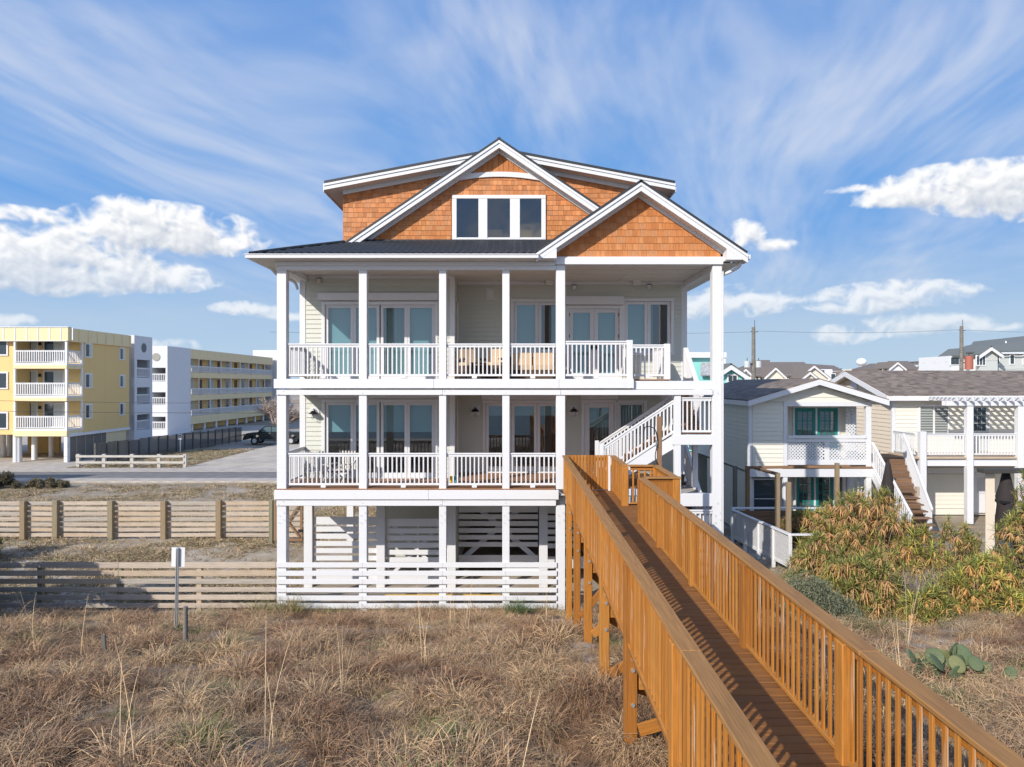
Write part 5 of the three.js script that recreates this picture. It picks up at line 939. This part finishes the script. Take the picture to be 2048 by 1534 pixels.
function umbrella(x, d, y0, y1, r, label) { const u = thing('closed_umbrella', label, 'umbrella', x, y0, d), m = M(.028, .022, .022, .85), pts = [[.02, 0], [r * .9, .02], [r, .25], [r * .82, .5], [r * .95, .62], [r * .6, .78], [r * .35, .95], [.03, 1]].map(([a, b]) => new THREE.Vector2(a, b * (y1 - y0) * .86)); const g = new THREE.LatheGeometry(pts, 14); put(new THREE.Mesh(g, m), u, 'canopy', x, y0 + (y1 - y0) * .14, -d); cyl(u, 'pole', darkMetal, x, y0, y1, d, .025); bx(u, 'strap', darkMetal, x - r * .85, x + r * .85, y0 + (y1 - y0) * .6, y0 + (y1 - y0) * .63, d - r * .85, d + r * .85); }
umbrella(X(1776, 25.6), 25.6, .3, Y(922, 25.6), .26, 'closed dark umbrella between the two white stair railings'); umbrella(X(2012, 24), 24, .2, Y(938, 24), .33, 'closed dark umbrella under the grey cabana beam');
{ const d = 23.6, c = thing('cabana_frame', 'dark flat beam frame with pale side curtain at the right edge', 'cabana', X(2020, d), 0, d); bx(c, 'roof_beam', M(.05, .048, .045, .9), X(1965, d), X(2200, d), Y(946, d), Y(938, d), d - .1, d + .3); bx(c, 'curtain', tan, X(1980, d), X(1998, d), .2, Y(947, d), d + .2, d + .24); bx(c, 'post', greyWood[2], X(2150, d), X(2160, d), 0, Y(947, d), d, d + .1); }
{ // timber arbour frame, white lattice garden fence, retaining wall
  const A = thing('arbour_frame', 'bare timber arbour posts and beams before the cream cottage', 'arbour', X(1590, 24), 0, 24), pw = paleWood[1], w = brownWood[1];
  for (const [px, d, y0, y1] of [[1495, 26, 0, Y(932, 26)], [1470, 26.4, 0, Y(932, 26.4)], [1555, 23, 0, Y(947, 23)], [1577, 22, 0, Y(964, 22)], [1674, 25.4, .3, Y(926, 25.4)]]) { const x = X(px, d); bx(A, 'post', px === 1470 ? greyWood[1] : pick(paleWood.slice(0, 4).map((m, i) => i % 2 ? brownWood[1] : postWood[2])), x - .068, x + .068, y0, y1, d - .068, d + .068); }
  beam(A, 'beam', w, [X(1492, 26), Y(935, 26), 26], [X(1700, 25.6), Y(933, 25.6), 25.6], .09, .1); beam(A, 'beam', w, [X(1510, 25.9), Y(936, 25.9), 25.9], [X(1558, 23), Y(949, 23), 23], .09, .1);
  const L = thing('lattice_fence', 'white lattice garden fence running back towards the cottage', 'fence', 8.3, .3, 23.5);
  beam(L, 'top_rail', white, [8.06, 1.38, 25.6], [8.5, 1.38, 21.4], .14, .05); beam(L, 'bottom_rail', white, [8.06, .4, 25.6], [8.5, .4, 21.4], .05, .1);
  for (let i = 0; i <= 4; i++) { const t = i / 4, x = mix(8.06, 8.5, t), d = mix(25.6, 21.4, t); bx(L, 'post', white, x - .05, x + .05, .1, 1.36, d - .05, d + .05); }
  for (let i = 0; i < 4; i++) { const t = (i + .5) / 4, o = lattice(L, 0, 1.0, .44, 1.34, 0, .085, .03); o.rotation.y = Math.PI / 2 - .1; o.position.set(mix(8.06, 8.5, i / 4) + .0 - 8.3, .14, -(mix(25.6, 21.4, i / 4)) + 23.5 + .02); o.rotation.y = -Math.PI / 2 + .105; }
  bx(L, 'top_rail', white, 8.5, 10.2, 1.36, 1.41, 21.3, 21.45); bx(L, 'top_rail', white, 8.06, 13.2, 1.40, 1.46, 25.6, 25.75); for (const x of [9.4, 10.2]) bx(L, 'post', white, x - .05, x + .05, .1, 1.36, 21.36, 21.46);
  const Wl = thing('retaining_wall', 'brown plank planter wall behind the arbour posts', 'wall', 10, 0, 25.4); for (let k = 0; k < 6; k++) bx(Wl, 'plank', pick(brownWood), 8.3, 13, .05 + k * .22, .26 + k * .22, 25.45 + k * .01, 25.5 + k * .01);
}
// ---------- buildings further off on the right ----------
function gabled(parent, m, rm, xa, y0, ya, half, s, d0, d1) {   // wall with a pointed top and two roof planes
  prism(parent, 'gable_wall', m, [[xa - half, y0], [xa + half, y0], [xa + half, ya - s * half - .1], [xa, ya - .1], [xa - half, ya - s * half - .1]], d0, d1);
  for (const q of [-1, 1]) { const xe = xa + q * (half + .4), ye = ya - s * (half + .4); slab(parent, 'roof_plane', rm, [[xa, ya, d0 - .4], [xe, ye, d0 - .4], [xe, ye, d1 + 6], [xa, ya, d1 + 6]], .15); prism(parent, 'rake_board', white, [[xa, ya - .18], [xe, ye - .18], [xe, ye - .55], [xa, ya - .55]], d0 - .5, d0 - .4); }
}
function winFar(parent, px, py, w, h, d) { const x = X(px, d), y = Y(py, d), g = sub(parent, 'window', x, y, d); bx(g, 'casing', whiteBg, x - w / 2 - .12, x + w / 2 + .12, y - h / 2 - .12, y + h / 2 + .12, d - .08, d - .01); bx(g, 'pane', glassFar, x - w / 2, x + w / 2, y - h / 2, y + h / 2, d - .1, d - .081); return g; }
const condoW = M(.74, .70, .60, .7);
{
  const d = 118, C = thing('condo_building', 'brown-roofed condominium with two broad cream gables behind the pole', 'building', X(1560, d), 0, d);
  bx(C, 'wall', condoW, X(1468, d), X(1640, d), 0, Y(749, d), d, d + 10); slab(C, 'roof_plane', condoRoof, [[X(1460, d), Y(751, d), d - .6], [X(1640, d), Y(751, d), d - .6], [X(1608, d + 8), Y(724, d + 8), d + 8], [X(1536, d + 8), Y(724, d + 8), d + 8]], .2); slab(C, 'roof_plane', condoRoof, [[X(1462, d), Y(747, d), d + 4], [X(1545, d), Y(747, d), d + 4], [X(1540, d + 14), Y(720, d + 14), d + 14], [X(1515, d + 14), Y(720, d + 14), d + 14]], .2);
  gabled(C, condoW, condoRoof, X(1540.6, d), 0, Y(733.6, d), 1.5, .92, d - 2, d); gabled(C, condoW, condoRoof, X(1611, d), 0, Y(730, d), 2.4, .78, d - 3, d); gabled(C, condoW, condoRoof, X(1613, d - 4), 0, Y(742, d - 4), 1.05, .8, d - 5, d - 4); gabled(C, condoW, condoRoof, X(1482, d), 0, Y(736, d), 1.3, .95, d - 2, d);
  for (const p of [1498, 1506, 1514, 1522, 1549, 1566, 1573, 1580]) winFar(C, p, 755, .35, .7, d - .1); winFar(C, 1543, 745, .35, .25, d - 2.1);
  const e = 130, D = thing('condo_building', 'brown-roofed condominium with small twin dormers beside the cottage ridge', 'building', X(1660, e), 0, e);
  bx(D, 'wall', condoW, X(1606, e), X(1692, e), 0, Y(742, e), e, e + 8); slab(D, 'roof_plane', condoRoof, [[X(1600, e), Y(742, e), e - .6], [X(1694, e), Y(747, e), e - .6], [X(1668, e + 8), Y(731, e + 8), e + 8], [X(1606, e + 8), Y(727, e + 8), e + 8]], .2);
  for (const p of [1666, 1682]) { gabled(D, condoW, condoRoof, X(p, e), 0, Y(743, e), .65, .8, e - 3, e - 1); winFar(D, p, 754, .7, 1.1, e - 3); } bx(D, 'balcony_block', whiteBg, X(1625, e), X(1655, e), 0, Y(739, e), e - 2, e); winFar(D, 1645, 743, .6, .5, e - 2); winFar(D, 1651, 753, .7, .5, e - 2.02);
  const f = 140, E = thing('condo_building', 'long brown roofs of condominiums in front of the water tower', 'building', X(1800, f), 0, f);
  bx(E, 'wall', condoW, X(1700, f), X(1890, f), 0, Y(738, f), f, f + 8);
  for (const [a, b, r0, r1, y0, y1] of [[1700, 1765, 1741, 1772, 739, 727], [1760, 1836, 1776, 1816, 738, 722], [1822, 1897, 1842, 1893, 739, 729]]) slab(E, 'roof_plane', condoRoof, [[X(a, f), Y(y0, f), f - .6], [X(b, f), Y(y0, f), f - .6], [X(r1, f + 7), Y(y1, f + 7), f + 7], [X(r0, f + 7), Y(y1, f + 7), f + 7]], .2);
  gabled(E, whiteBg, condoRoof, X(1787.5, f - 3), 0, Y(723, f - 3), 1.3, .8, f - 4, f - 3); for (const p of [1765, 1836]) beam(E, 'rake_board', white, [X(p, f - 2), Y(741, f - 2), f - 2], [X(p + 18, f + 1), Y(725, f + 1), f + 1], .1, .35);
  bx(E, 'flat_wing', whiteBg, X(1840, 190), X(1905, 190), 0, Y(724, 190), 190, 200); bx(E, 'flat_roof', condoRoof, X(1838, 189), X(1907, 189), Y(724, 190), Y(722.5, 190), 189, 201);
}
{ // water tower
  const d = 520, x = X(1723, d), w = thing('water_tower', 'white bulb-topped water tower on the horizon', 'tower', x, 0, d), y = Y(724, d), g = new THREE.SphereGeometry(3.7, 24, 14); g.scale(1, .78, 1); put(new THREE.Mesh(g, whiteBg), w, 'tank', x, y, -d); cyl(w, 'stem', whiteBg, x, 0, y - 1.5, d, 1, 1, 12);
}
{ // turquoise house
  const d = 60, t = thing('turquoise_house', 'turquoise house with flat white deck roof and grey shingle gable', 'house', X(1430, d), 0, d);
  bx(t, 'wall', tealWall, X(1388, d), X(1460, d), 0, Y(714, d), d + 2, d + 9); bx(t, 'flat_roof', whiteBg, X(1382, d), X(1464, d), Y(714, d), Y(703, d), d + 1.5, d + 9.5); bx(t, 'window_pane', glassFar, X(1447, d), X(1458, d), Y(721, d), Y(715, d), d + 1.9, d + 1.99); bx(t, 'parapet', whiteBg, X(1440, d), X(1463, d), Y(732, d), Y(721.5, d), d + 1.6, d + 1.9); bx(t, 'post', whiteBg, X(1458.5, d), X(1463, d), Y(722, d), Y(714, d), d + 1.6, d + 1.8);
  slab(t, 'roof_plane', M(.5, .5, .5, .9, { map: rep(shingleT, .3) }), [[X(1398, d), Y(750, d), d - .5], [X(1440, d), Y(750, d), d - .5], [X(1435, d), Y(718, d), d + 2.5], [X(1418, d), Y(718, d), d + 2.5]], .1);
  gabled(t, tealWall, greyRoof, X(1452, d), 0, Y(727, d), 1.25, .66, d - 1, d + 1); bx(t, 'wall', tealWall, X(1405, d), X(1450, d), 0, Y(750.5, d), d, d + 1.5); for (const p of [1460, 1469]) winFar(t, p, 757, .3, .5, d - 1);
}
{ // grey house
  const d = 82, g = thing('grey_house', 'large pale grey house with dark grey hip roof behind the second pole', 'house', X(2000, d), 0, d), x0 = X(1979, d), x1 = X(2200, d);
  bx(g, 'wall', greyWall, x0, x1, 0, Y(706, d), d, d + 9); slab(g, 'roof_plane', greyRoof, [[X(1925, d), Y(704, d), d - .6], [x1, Y(698, d), d - .6], [x1, Y(663, d + 5), d + 5], [X(1947, d + 5), Y(683, d + 5), d + 5]], .15); bx(g, 'eave_fascia', whiteBg, x0, x1, Y(708, d), Y(705.5, d), d - .7, d - .62);
  gabled(g, greyWall, greyRoof, X(1960.5, d), 0, Y(693, d), 1.0, .7, d - 1.5, d); bx(g, 'corner_board', whiteBg, X(1979, d), X(1982, d), 0, Y(707, d), d - .06, d - .001);
  for (const [p, w, y] of [[1955, .25, 721], [1961, .25, 721], [1967, .25, 721]]) winFar(g, p, y, w, 1.0, d - 1.5); for (const p of [1993.5, 2023.5, 2050]) winFar(g, p, 719, .4, 1.0, d);
  bx(g, 'porch_wall', whiteBg, X(1897, d), X(1945, d), 0, Y(712, d), d - .5, d + 6); slab(g, 'roof_plane', greyRoof, [[X(1892, d), Y(711, d), d - 1], [X(1948, d), Y(711, d), d - 1], [X(1948, d + 3), Y(688, d + 3), d + 3], [X(1930, d + 3), Y(692, d + 3), d + 3]], .15); for (const p of [1905, 1913, 1938]) winFar(g, p, 722, .45, .8, d - .5);
  for (const [p, y] of [[1998, 696], [2036, 684]]) cyl(g, 'roof_vent', whiteBg, X(p, d), Y(y + 3, d + 2), Y(y - 2, d + 2), d + 2, .08);
}
{ // trees on the skyline
  for (const [px, d, w, h, label] of [[1682, 190, 3.2, 9.5, 'round olive tree above the condominium roofs'], [1872, 230, 5, 12.5, 'dark tree line top behind the flat white building']]) { const x = X(px, d), t = fineShrub(x, d, w, h - 4, w, 6000, [.13, .14, .07], label, 'far_tree', .5, 4); t.userData.category = 'tree'; cyl(t, 'trunk', stemM, x, -.1, 6, d, .3, .2, 8); }
}
// utility poles and wires
const wireM = M(.05, .05, .055, .7);
function pole(px, d, ytop, label, tr) {
  const x = X(px, d), p = thing('utility_pole', label, 'pole', x, 0, d), yt = Y(ytop, d);
  cyl(p, 'shaft', greyWood[1], x, 0, yt, d, .25, .17, 12); bx(p, 'pin', darkMetal, x + .1, x + .14, yt - .2, yt + .7, d - .02, d + .02); beam(p, 'bracket', darkMetal, [x, yt - .55, d], [x + .45, yt - .45, d], .05, .06); beam(p, 'bracket', darkMetal, [x, yt - .55, d], [x - .25, yt - .42, d], .05, .06);
  for (const [dx, y0, y1, r, m] of tr) { const g = sub(p, 'transformer', x + dx, y0, d); cyl(g, 'tank', m, x + dx, y0, y1, d - .25, r, r, 16); cyl(g, 'bushing', darkMetal, x + dx, y1, y1 + .3, d - .25, .04, .03, 8); bx(g, 'bracket', darkMetal, Math.min(x, x + dx), Math.max(x, x + dx), (y0 + y1) / 2 - .05, (y0 + y1) / 2 + .05, d - .15, d - .1); }
  return [x, yt, d];
}
const p1 = pole(1507, 70, 654, 'grey utility pole with two pale transformers', [[-.72, Y(735, 70), Y(722, 70), .3, M(.55, .57, .58, .5)], [.42, Y(735, 70), Y(722, 70), .28, M(.55, .57, .58, .5)]]);
const p2 = pole(1923, 76, 652, 'weathered utility pole with a rusty red transformer', [[.65, Y(739, 76), Y(712, 76), .42, M(.40, .13, .09, .7, { map: stainR })]]);
function wire(a, b, sag, r, label) { const w = thing('overhead_wire', label, 'wire', a[0], 0, a[2]); tube(w, 'cable', wireM, [a, [mix(a[0], b[0], .25), mix(a[1], b[1], .25) - sag * .75, mix(a[2], b[2], .25)], [(a[0] + b[0]) / 2, (a[1] + b[1]) / 2 - sag, (a[2] + b[2]) / 2], [mix(a[0], b[0], .75), mix(a[1], b[1], .75) - sag * .75, mix(a[2], b[2], .75)], b], r, 40, 5); }
wire([p1[0] + .4, p1[1] - .4, 70], [p2[0] - .2, p2[1] - .4, 76], .25, .013, 'upper wire spanning between the two utility poles'); wire([p2[0] + .4, p2[1] - .45, 76], [p2[0] + 40, p2[1] - .5, 80], .3, .013, 'wire leaving the rusty transformer pole to the right'); wire([X(540, 66), Y(664, 66), 66], [p1[0] - .2, p1[1] - .5, 70], .3, .013, 'wire reaching the pale transformer pole from behind the house');
wire([X(-120, 48), Y(799, 48), 48], [X(700, 48), Y(806, 48), 48], .1, .014, 'upper of the two wires in front of the yellow buildings'); wire([X(-120, 48), Y(820, 48), 48], [X(700, 48), Y(825, 48), 48], .1, .016, 'lower of the two wires in front of the yellow buildings');

// ---------- yellow apartment buildings on the left ----------
function winSide(parent, x, d0, d1, y0, y1) { const g = sub(parent, 'window', x, y0, d0); bx(g, 'casing', whiteBg, x, x + .06, y0 - .1, y1 + .1, d0 - .1, d1 + .1); bx(g, 'pane', glassFar, x + .061, x + .075, y0, y1, d0, (d0 + d1) / 2); bx(g, 'pane', curtainM, x + .061, x + .073, y0, y1, (d0 + d1) / 2 + .03, d1); return g; }
{
  const d = 53, A = thing('apartment_building', 'yellow three-storey apartment block on piles with stacked balconies', 'building', -37, 0, d), xr = -33.7, xb = X(27, d), fl = [2.3, 4.82, 7.28], top = 10.24;
  const dw = d + 1.9;
  bx(A, 'wall', yellowM, -52, xb, 2.1, 10.0, d + .4, d + 9); bx(A, 'wall', yellowM, xb, xr - .06, 2.3, 9.9, dw, 61.6); const sw = sub(A, 'side_wall', xr, 2.1, 57); bx(sw, 'sheathing', yellowM, xr - .06, xr, 2.1, 9.4, dw, 61.6); sidingRight(sw, yellowM, xr, 2.2, 9.2, dw, 61.6, .24);
  bx(A, 'parapet', yellowTrim, -52, xr + .12, 9.24, top, d - .05, d + .3); bx(A, 'parapet', yellowTrim, xr - .1, xr + .14, 9.2, top - .02, d + .3, 61.7); bx(A, 'parapet_cap', whiteBg, -52, xr + .16, top, top + .06, d - .1, d + .35); bx(A, 'roof', greyRoof, -52, xr, 9.9, 10.0, d + .3, 61.6);
  for (let i = 0; i < 9; i++) bx(A, 'batten', whiteBg, X(22 + i * 23 - 60, d) - .04, X(22 + i * 23 - 60, d) + .04, 9.28, top - .02, d - .075, d - .051); for (let i = 0; i < 7; i++) bx(A, 'batten', yellowM, xr + .141, xr + .16, 9.22, top - .05, d + 1.2 + i * 1.2, d + 1.26 + i * 1.2);
  bx(A, 'trim_band', whiteBg, -52, xr + .02, 9.2, 9.239, d - .08, d + .25); bx(A, 'trim_band', whiteBg, xr + .001, xr + .1, 1.95, 2.18, d + .2, 61.6);
  fl.forEach((y, k) => {
    bx(A, 'balcony_slab', whiteBg, xb, xr, y + .12, y + .26, d, dw); bx(A, 'balcony_band', yellowTrim, xb - .02, xr + .02, k ? y - .16 : 2.0, y + .12, d - .05, d + .1); bx(A, 'balcony_band', yellowTrim, xr - .06, xr + .02, k ? y - .16 : 2.0, y + .12, d + .1, dw);
    railing(A, 'balcony_railing', whiteBg, [xb + .1, d + .02], [xr - .15, d + .02], y + .24, { h: 1.0, step: .17, s: .07, block: false }); railing(A, 'balcony_railing', whiteBg, [xr - .06, d + .1], [xr - .06, dw], y + .24, { h: 1.0, step: .2, s: .06, block: false });
    bx(A, 'balcony_post', whiteBg, xr - .16, xr + .01, y + .26, y + 2.3, d, d + .16); bx(A, 'balcony_post', whiteBg, xb, xb + .14, y + .26, y + 2.3, d, d + .14); bx(A, 'corner_board', whiteBg, xr - .08, xr + .04, y + .1, y + 2.4, dw - .1, dw + .05); bx(A, 'balcony_side', yellowM, xb - .1, xb, y + .1, y + 2.4, d + .15, dw);
    for (const [a, b] of [[X(52, dw), X(74, dw)], [X(90, dw), X(126, dw)]]) { const g = sub(A, 'sliding_door', a, y, dw); bx(g, 'casing', whiteBg, a - .1, b + .1, y + .27, y + 2.2, dw - .06, dw - .005); bx(g, 'pane', glassFar, a, (a + b) / 2, y + .35, y + 2.1, dw - .075, dw - .061); bx(g, 'curtain', curtainM, (a + b) / 2 + .04, b, y + .35, y + 2.1, dw - .073, dw - .061); }
    bx(A, 'porch_light', darkMetal, X(81, dw) - .08, X(81, dw) + .08, y + 1.7, y + 1.95, dw - .15, dw);
    winSide(A, xr + .02, 54.35 + .9, 55.1 + .9, [3.3, 5.72, 8.15][k], [4.28, 6.72, 9.1][k]); winSide(A, xr + .02, 60.1, 60.75, [3.35, 5.75, 8.1][k], [4.25, 6.65, 9.0][k]); winFar(A, 2, [841, 761, 694][k], .9, 1.1, d + .4);
  });
  for (const [px, dd] of [[32, 53.2], [38, 53.3], [69, 54.8], [103, 57], [6, 57], [20, 58]]) cyl(A, 'pile', whiteBg, X(px, dd), 0, 2.3, dd, .2, .2, 12); bx(A, 'corner_pile', whiteBg, xr - .25, xr + .02, 0, 2.0, d + .02, d + .35);
  bx(A, 'under_wall', yellowM, X(55, 60), X(118, 60), 0, 2.3, 60, 60.3); bx(A, 'side_panel', greyWood[1], xr - .12, xr - .04, 0, 2.0, d + .36, 58.2); bx(A, 'side_panel', yellowTrim, xr - .12, xr - .04, 0, 2.0, 58.2, 61.2); for (let i = 0; i < 4; i++) bx(A, 'panel_batten', paleWood[3], xr - .035, xr - .02, 0, 1.98, 54.2 + i * 1.1, 54.27 + i * 1.1);
}
function tower(name, label, x0, x1, d0, d1, top, y0s, face) {
  const t = thing(name, label, 'tower', (x0 + x1) / 2, 0, d0), th = .3;
  bx(t, 'back_wall', stucco, x0, x1, 0, top, d1 - th, d1); bx(t, 'inner_wall', stucco, x0, x0 + th, 0, top - .02, d0 + th, d1 - th); bx(t, 'roof', greyRoof, x0 + .1, x1 - .1, top - .4, top - .3, d0 + .1, d1 - .1);
  y0s = y0s.slice().sort((a, b) => a[0] - b[0]); const zones = [0, ...y0s.flatMap(([a, b]) => [a, b]), top];
  for (const side of ['front', 'right']) {
    const open = face.includes(side);
    if (!open) { if (side === 'front') bx(t, 'front_wall', stucco, x0, x1, 0, top, d0, d0 + th); else bx(t, 'side_wall', stucco, x1 - th, x1, 0, top - .01, d0 + th, d1 - th); continue; }
    for (let i = 0; i < zones.length; i += 2) { const [a, b] = [zones[i], zones[i + 1]]; if (side === 'front') bx(t, 'spandrel', stucco, x0, x1, a, b, d0, d0 + th); else bx(t, 'spandrel', stucco, x1 - th, x1, a, b - .01, d0 + th, d1 - th); }
    for (const [a, b] of y0s) { if (side === 'front') { bx(t, 'pier', stucco, x0, x0 + .12, a, b, d0, d0 + th); bx(t, 'pier', stucco, x1 - .22, x1, a, b, d0, d0 + th); railing(t, 'landing_railing', whiteBg, [x0 + .12, d0 + .1], [x1 - .22, d0 + .1], a - .02, { h: .9, step: .2, s: .06, block: false }); } else { bx(t, 'pier', stucco, x1 - th, x1, a, b, d0, d0 + .45); bx(t, 'pier', stucco, x1 - th, x1, a, b, d1 - .45, d1); railing(t, 'landing_railing', whiteBg, [x1 - .1, d0 + .45], [x1 - .1, d1 - .45], a - .02, { h: .9, step: .2, s: .06, block: false }); } }
  }
  for (const [a] of y0s) bx(t, 'landing_floor', stucco, x0 + th, x1 - th, a - .2, a, d0 + th, d1 - th);
  return t;
}
{
  const t1 = tower('stair_tower', 'shaded white stair tower with a round window beside the yellow block', -36.6, -33.55, 62.2, 65.3, 10.3, [[6.55, 8.15], [4.15, 5.65], [1.8, 3.2]], ['right']);
  const c1 = put(new THREE.Mesh(new THREE.CylinderGeometry(.42, .42, .04, 24), glassFar), t1, 'round_window', -33.54, 9.25, -63.8); c1.rotation.z = Math.PI / 2;
  const t2 = tower('stair_tower', 'sunlit white stair tower with a grey disc as its round opening and dark landings', X(298, 80), X(335, 80), 80, 85.8, 10.3, [[6.25, 7.8], [3.55, 5.0], [.75, 2.2]], ['front']);
  const c2 = put(new THREE.Mesh(new THREE.CylinderGeometry(.46, .46, .06, 24), M(.35, .34, .3, .9)), t2, 'opening_shade_disc', X(312.5, 80), Y(714, 80), -79.98); c2.rotation.x = Math.PI / 2;  // solid grey disc, its tone standing for the shaded hollow of the opening
  const xr = -40, A = thing('apartment_building', 'long yellow gallery apartment block in shade behind the parking lot', 'building', xr, 0, 100), d0 = 86, d1 = 117, L = [[1.95, 2.75], [4.6, 5.4], [7.45, 8.15]];
  bx(A, 'inner_wall', yellowM, -46, xr - 1.5, 0, 10, d0, d1); bx(A, 'parapet', yellowTrim, xr - 1.5, xr, 9.1, 10.3, d0, d1); bx(A, 'roof', greyRoof, -46, xr - .1, 10, 10.05, d0, d1);
  L.forEach(([a, b], k) => {
    bx(A, 'gallery_band', yellowTrim, xr - .2, xr, k ? a - .75 : .9, a - .05, d0, d1); bx(A, 'gallery_floor', stucco, xr - 1.5, xr - .2, a - .25, a - .1, d0, d1); railing(A, 'gallery_railing', whiteBg, [xr - .1, d0 + .1], [xr - .1, d1 - .1], a - .06, { h: .85, step: .34, s: .09, block: false });
    for (let i = 0; i <= 9; i++) bx(A, 'gallery_post', whiteBg, xr - .16, xr - .02, a, k === 2 ? 9.1 : L[k + 1][0] - .75, d0 + .1 + i * 3.4, d0 + .24 + i * 3.4);
    for (let i = 0; i < 5; i++) { const dd = d0 + 2 + i * 6; winSide(A, xr - 1.5, dd + 1.4, dd + 3.2, a + .3, a + 1.9); bx(A, 'door', M(.16, .10, .07, .8), xr - 1.5, xr - 1.44, a - .1, a + 1.9, dd + 4.6, dd + 5.6); }
  });
  for (let i = 0; i < 9; i++) cyl(A, 'pile', whiteBg, xr - .3, 0, 1.0, d0 + 2 + i * 3.6, .2); 
  const t3 = tower('stair_tower', 'white end tower of the gallery block beside the house column', -43.5, -39.2, 117.5, 124, 11.6, [], []);
}
{ // house just outside the picture on the left, whose shadow lies on the road
  const n = thing('neighbour_house', 'raised house outside the picture whose shadow crosses the road', 'house', -42, 0, 34); bx(n, 'wall', tan, -47, -38.4, 0, 7.4, 29, 35); for (const q of [-1, 1]) slab(n, 'roof_plane', asphaltShingle, [[-48, 10.2, 32], [-37.8, 10.2, 32], [-37.8, 7.3, 32 + q * 3.6], [-48, 7.3, 32 + q * 3.6]], .15); for (const y of [1.5, 4.5]) for (const x of [-45.5, -42.5, -40]) winFar(n, 1024 + x * F / 29, 767 - (y + 1 - EYE) * F / 29, 1, 1.4, 29);
}
// ---------- pickup truck, bare tree, road sign ----------
{
  const d = 68.6, x = X(487, d), t = thing('pickup_truck', 'dark green pickup truck parked under the bare tree', 'truck', x + 2.8, 0, d), body = new THREE.MeshPhysicalMaterial({ color: col(.006, .014, .018), roughness: .4, clearcoat: .5, clearcoatRoughness: .08 }), tyre = M(.02, .02, .02, .9), truckGlass = M(.10, .15, .17, .1);  // dark body paint deepened further to stand for the shade on the truck
  const out = [[0, .55], [.02, .95], [.3, 1.12], [1.35, 1.2], [2.05, 1.82], [3.55, 1.85], [3.75, 1.25], [5.7, 1.25], [5.75, .6], [5.2, .55], [5.1, .85], [4.8, 1.0], [4.45, 1.0], [4.15, .85], [4.05, .5], [1.65, .5], [1.55, .85], [1.25, 1.0], [.9, 1.0], [.6, .85], [.5, .55]].map(([a, b]) => [x + a, b]);
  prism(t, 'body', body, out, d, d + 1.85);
  prism(t, 'side_window', truckGlass, [[x + 1.55, 1.26], [x + 2.12, 1.74], [x + 2.7, 1.76], [x + 2.7, 1.27]], d - .015, d - .004); prism(t, 'side_window', truckGlass, [[x + 2.78, 1.27], [x + 2.78, 1.76], [x + 3.48, 1.76], [x + 3.55, 1.28]], d - .015, d - .004);
  for (const a of [1.07, 4.62]) for (const q of [d + .02, d + 1.65]) { const w = sub(t, 'wheel', x + a, .38, q); const ty = cyl(w, 'tyre', tyre, x + a, .38 - .11, .38 + .11, q + .08, .38, .38, 20); ty.rotation.x = Math.PI / 2; const ri = cyl(w, 'rim', steel, x + a, .38 - .115, .38 + .115, q + .08, .22, .22, 16); ri.rotation.x = Math.PI / 2; }
  bx(t, 'headlight', M(.45, .2, .15, .3), x - .02, x + .2, .92, 1.05, d - .01, d + .3); bx(t, 'door_handle', steel, x + 2.5, x + 2.65, 1.12, 1.15, d - .03, d - .001); bx(t, 'door_handle', steel, x + 3.4, x + 3.55, 1.12, 1.15, d - .03, d - .001); bx(t, 'side_mirror', tyre, x + 1.55, x + 1.75, 1.25, 1.42, d - .2, d - .02); bx(t, 'bumper', tyre, x - .08, x + .02, .45, .7, d, d + 1.85); bx(t, 'side_step', tyre, x + 1.7, x + 4.0, .4, .47, d - .05, d + .05);
}
{
  const d = 73, x = X(552, d), t = thing('bare_tree', 'leafless spreading tree behind the dark pickup truck', 'tree', x, 0, d), list = [], m = M(.42, .33, .27, .9), q = new THREE.Quaternion();
  const grow2 = (p, dir, L, r, lv) => { const g = new THREE.CylinderGeometry(r * .62, r, L, lv > 2 ? 4 : 6, 1); g.translate(0, L / 2, 0); g.applyQuaternion(q.setFromUnitVectors(V3(0, 1, 0), dir)); g.translate(p.x, p.y, p.z); list.push(g); if (lv >= 5) return; const e = p.clone().addScaledVector(dir, L); const n = lv === 0 ? 6 : lv < 4 ? 4 : 3; for (let i = 0; i < n; i++) { const a = R(0, 6.28), s = R(.35, .95), o = V3(Math.cos(a), R(-.15, .55), Math.sin(a)).normalize(); grow2(e.clone().addScaledVector(dir, -L * R(0, .45)), dir.clone().multiplyScalar(1 - s * .5).addScaledVector(o, s).normalize(), L * R(.62, .85), Math.max(.02, r * .58), lv + 1); } };
  grow2(V3(0, 0, 0), V3(0, 1, 0), 1.75, .24, 0); const all = mergeGeometries(list); const o = new THREE.Mesh(all, m); o.name = 'branches'; t.add(o);
}
{ const d = 60.9, x = X(360.5, d), s = thing('road_sign', 'small round no-entry style sign on a white post by the parking lot', 'sign', x, 0, d); s.userData.label = 'small white sign with round dark symbol on a post by the parking lot'; cyl(s, 'sign_post', whiteBg, x, 0, 1.5, d, .05); bx(s, 'sign_panel', whiteBg, x - .17, x + .17, 1.1, 1.6, d - .08, d - .06); const r = put(new THREE.Mesh(new THREE.TorusGeometry(.11, .03, 8, 20), M(.08, .08, .1, .6)), s, 'ring_symbol', x, 1.4, -(d - .085)); }
scene.traverse((o) => { if (o.isMesh) { o.castShadow = true; o.receiveShadow = true; } });
renderer.render(scene, camera);
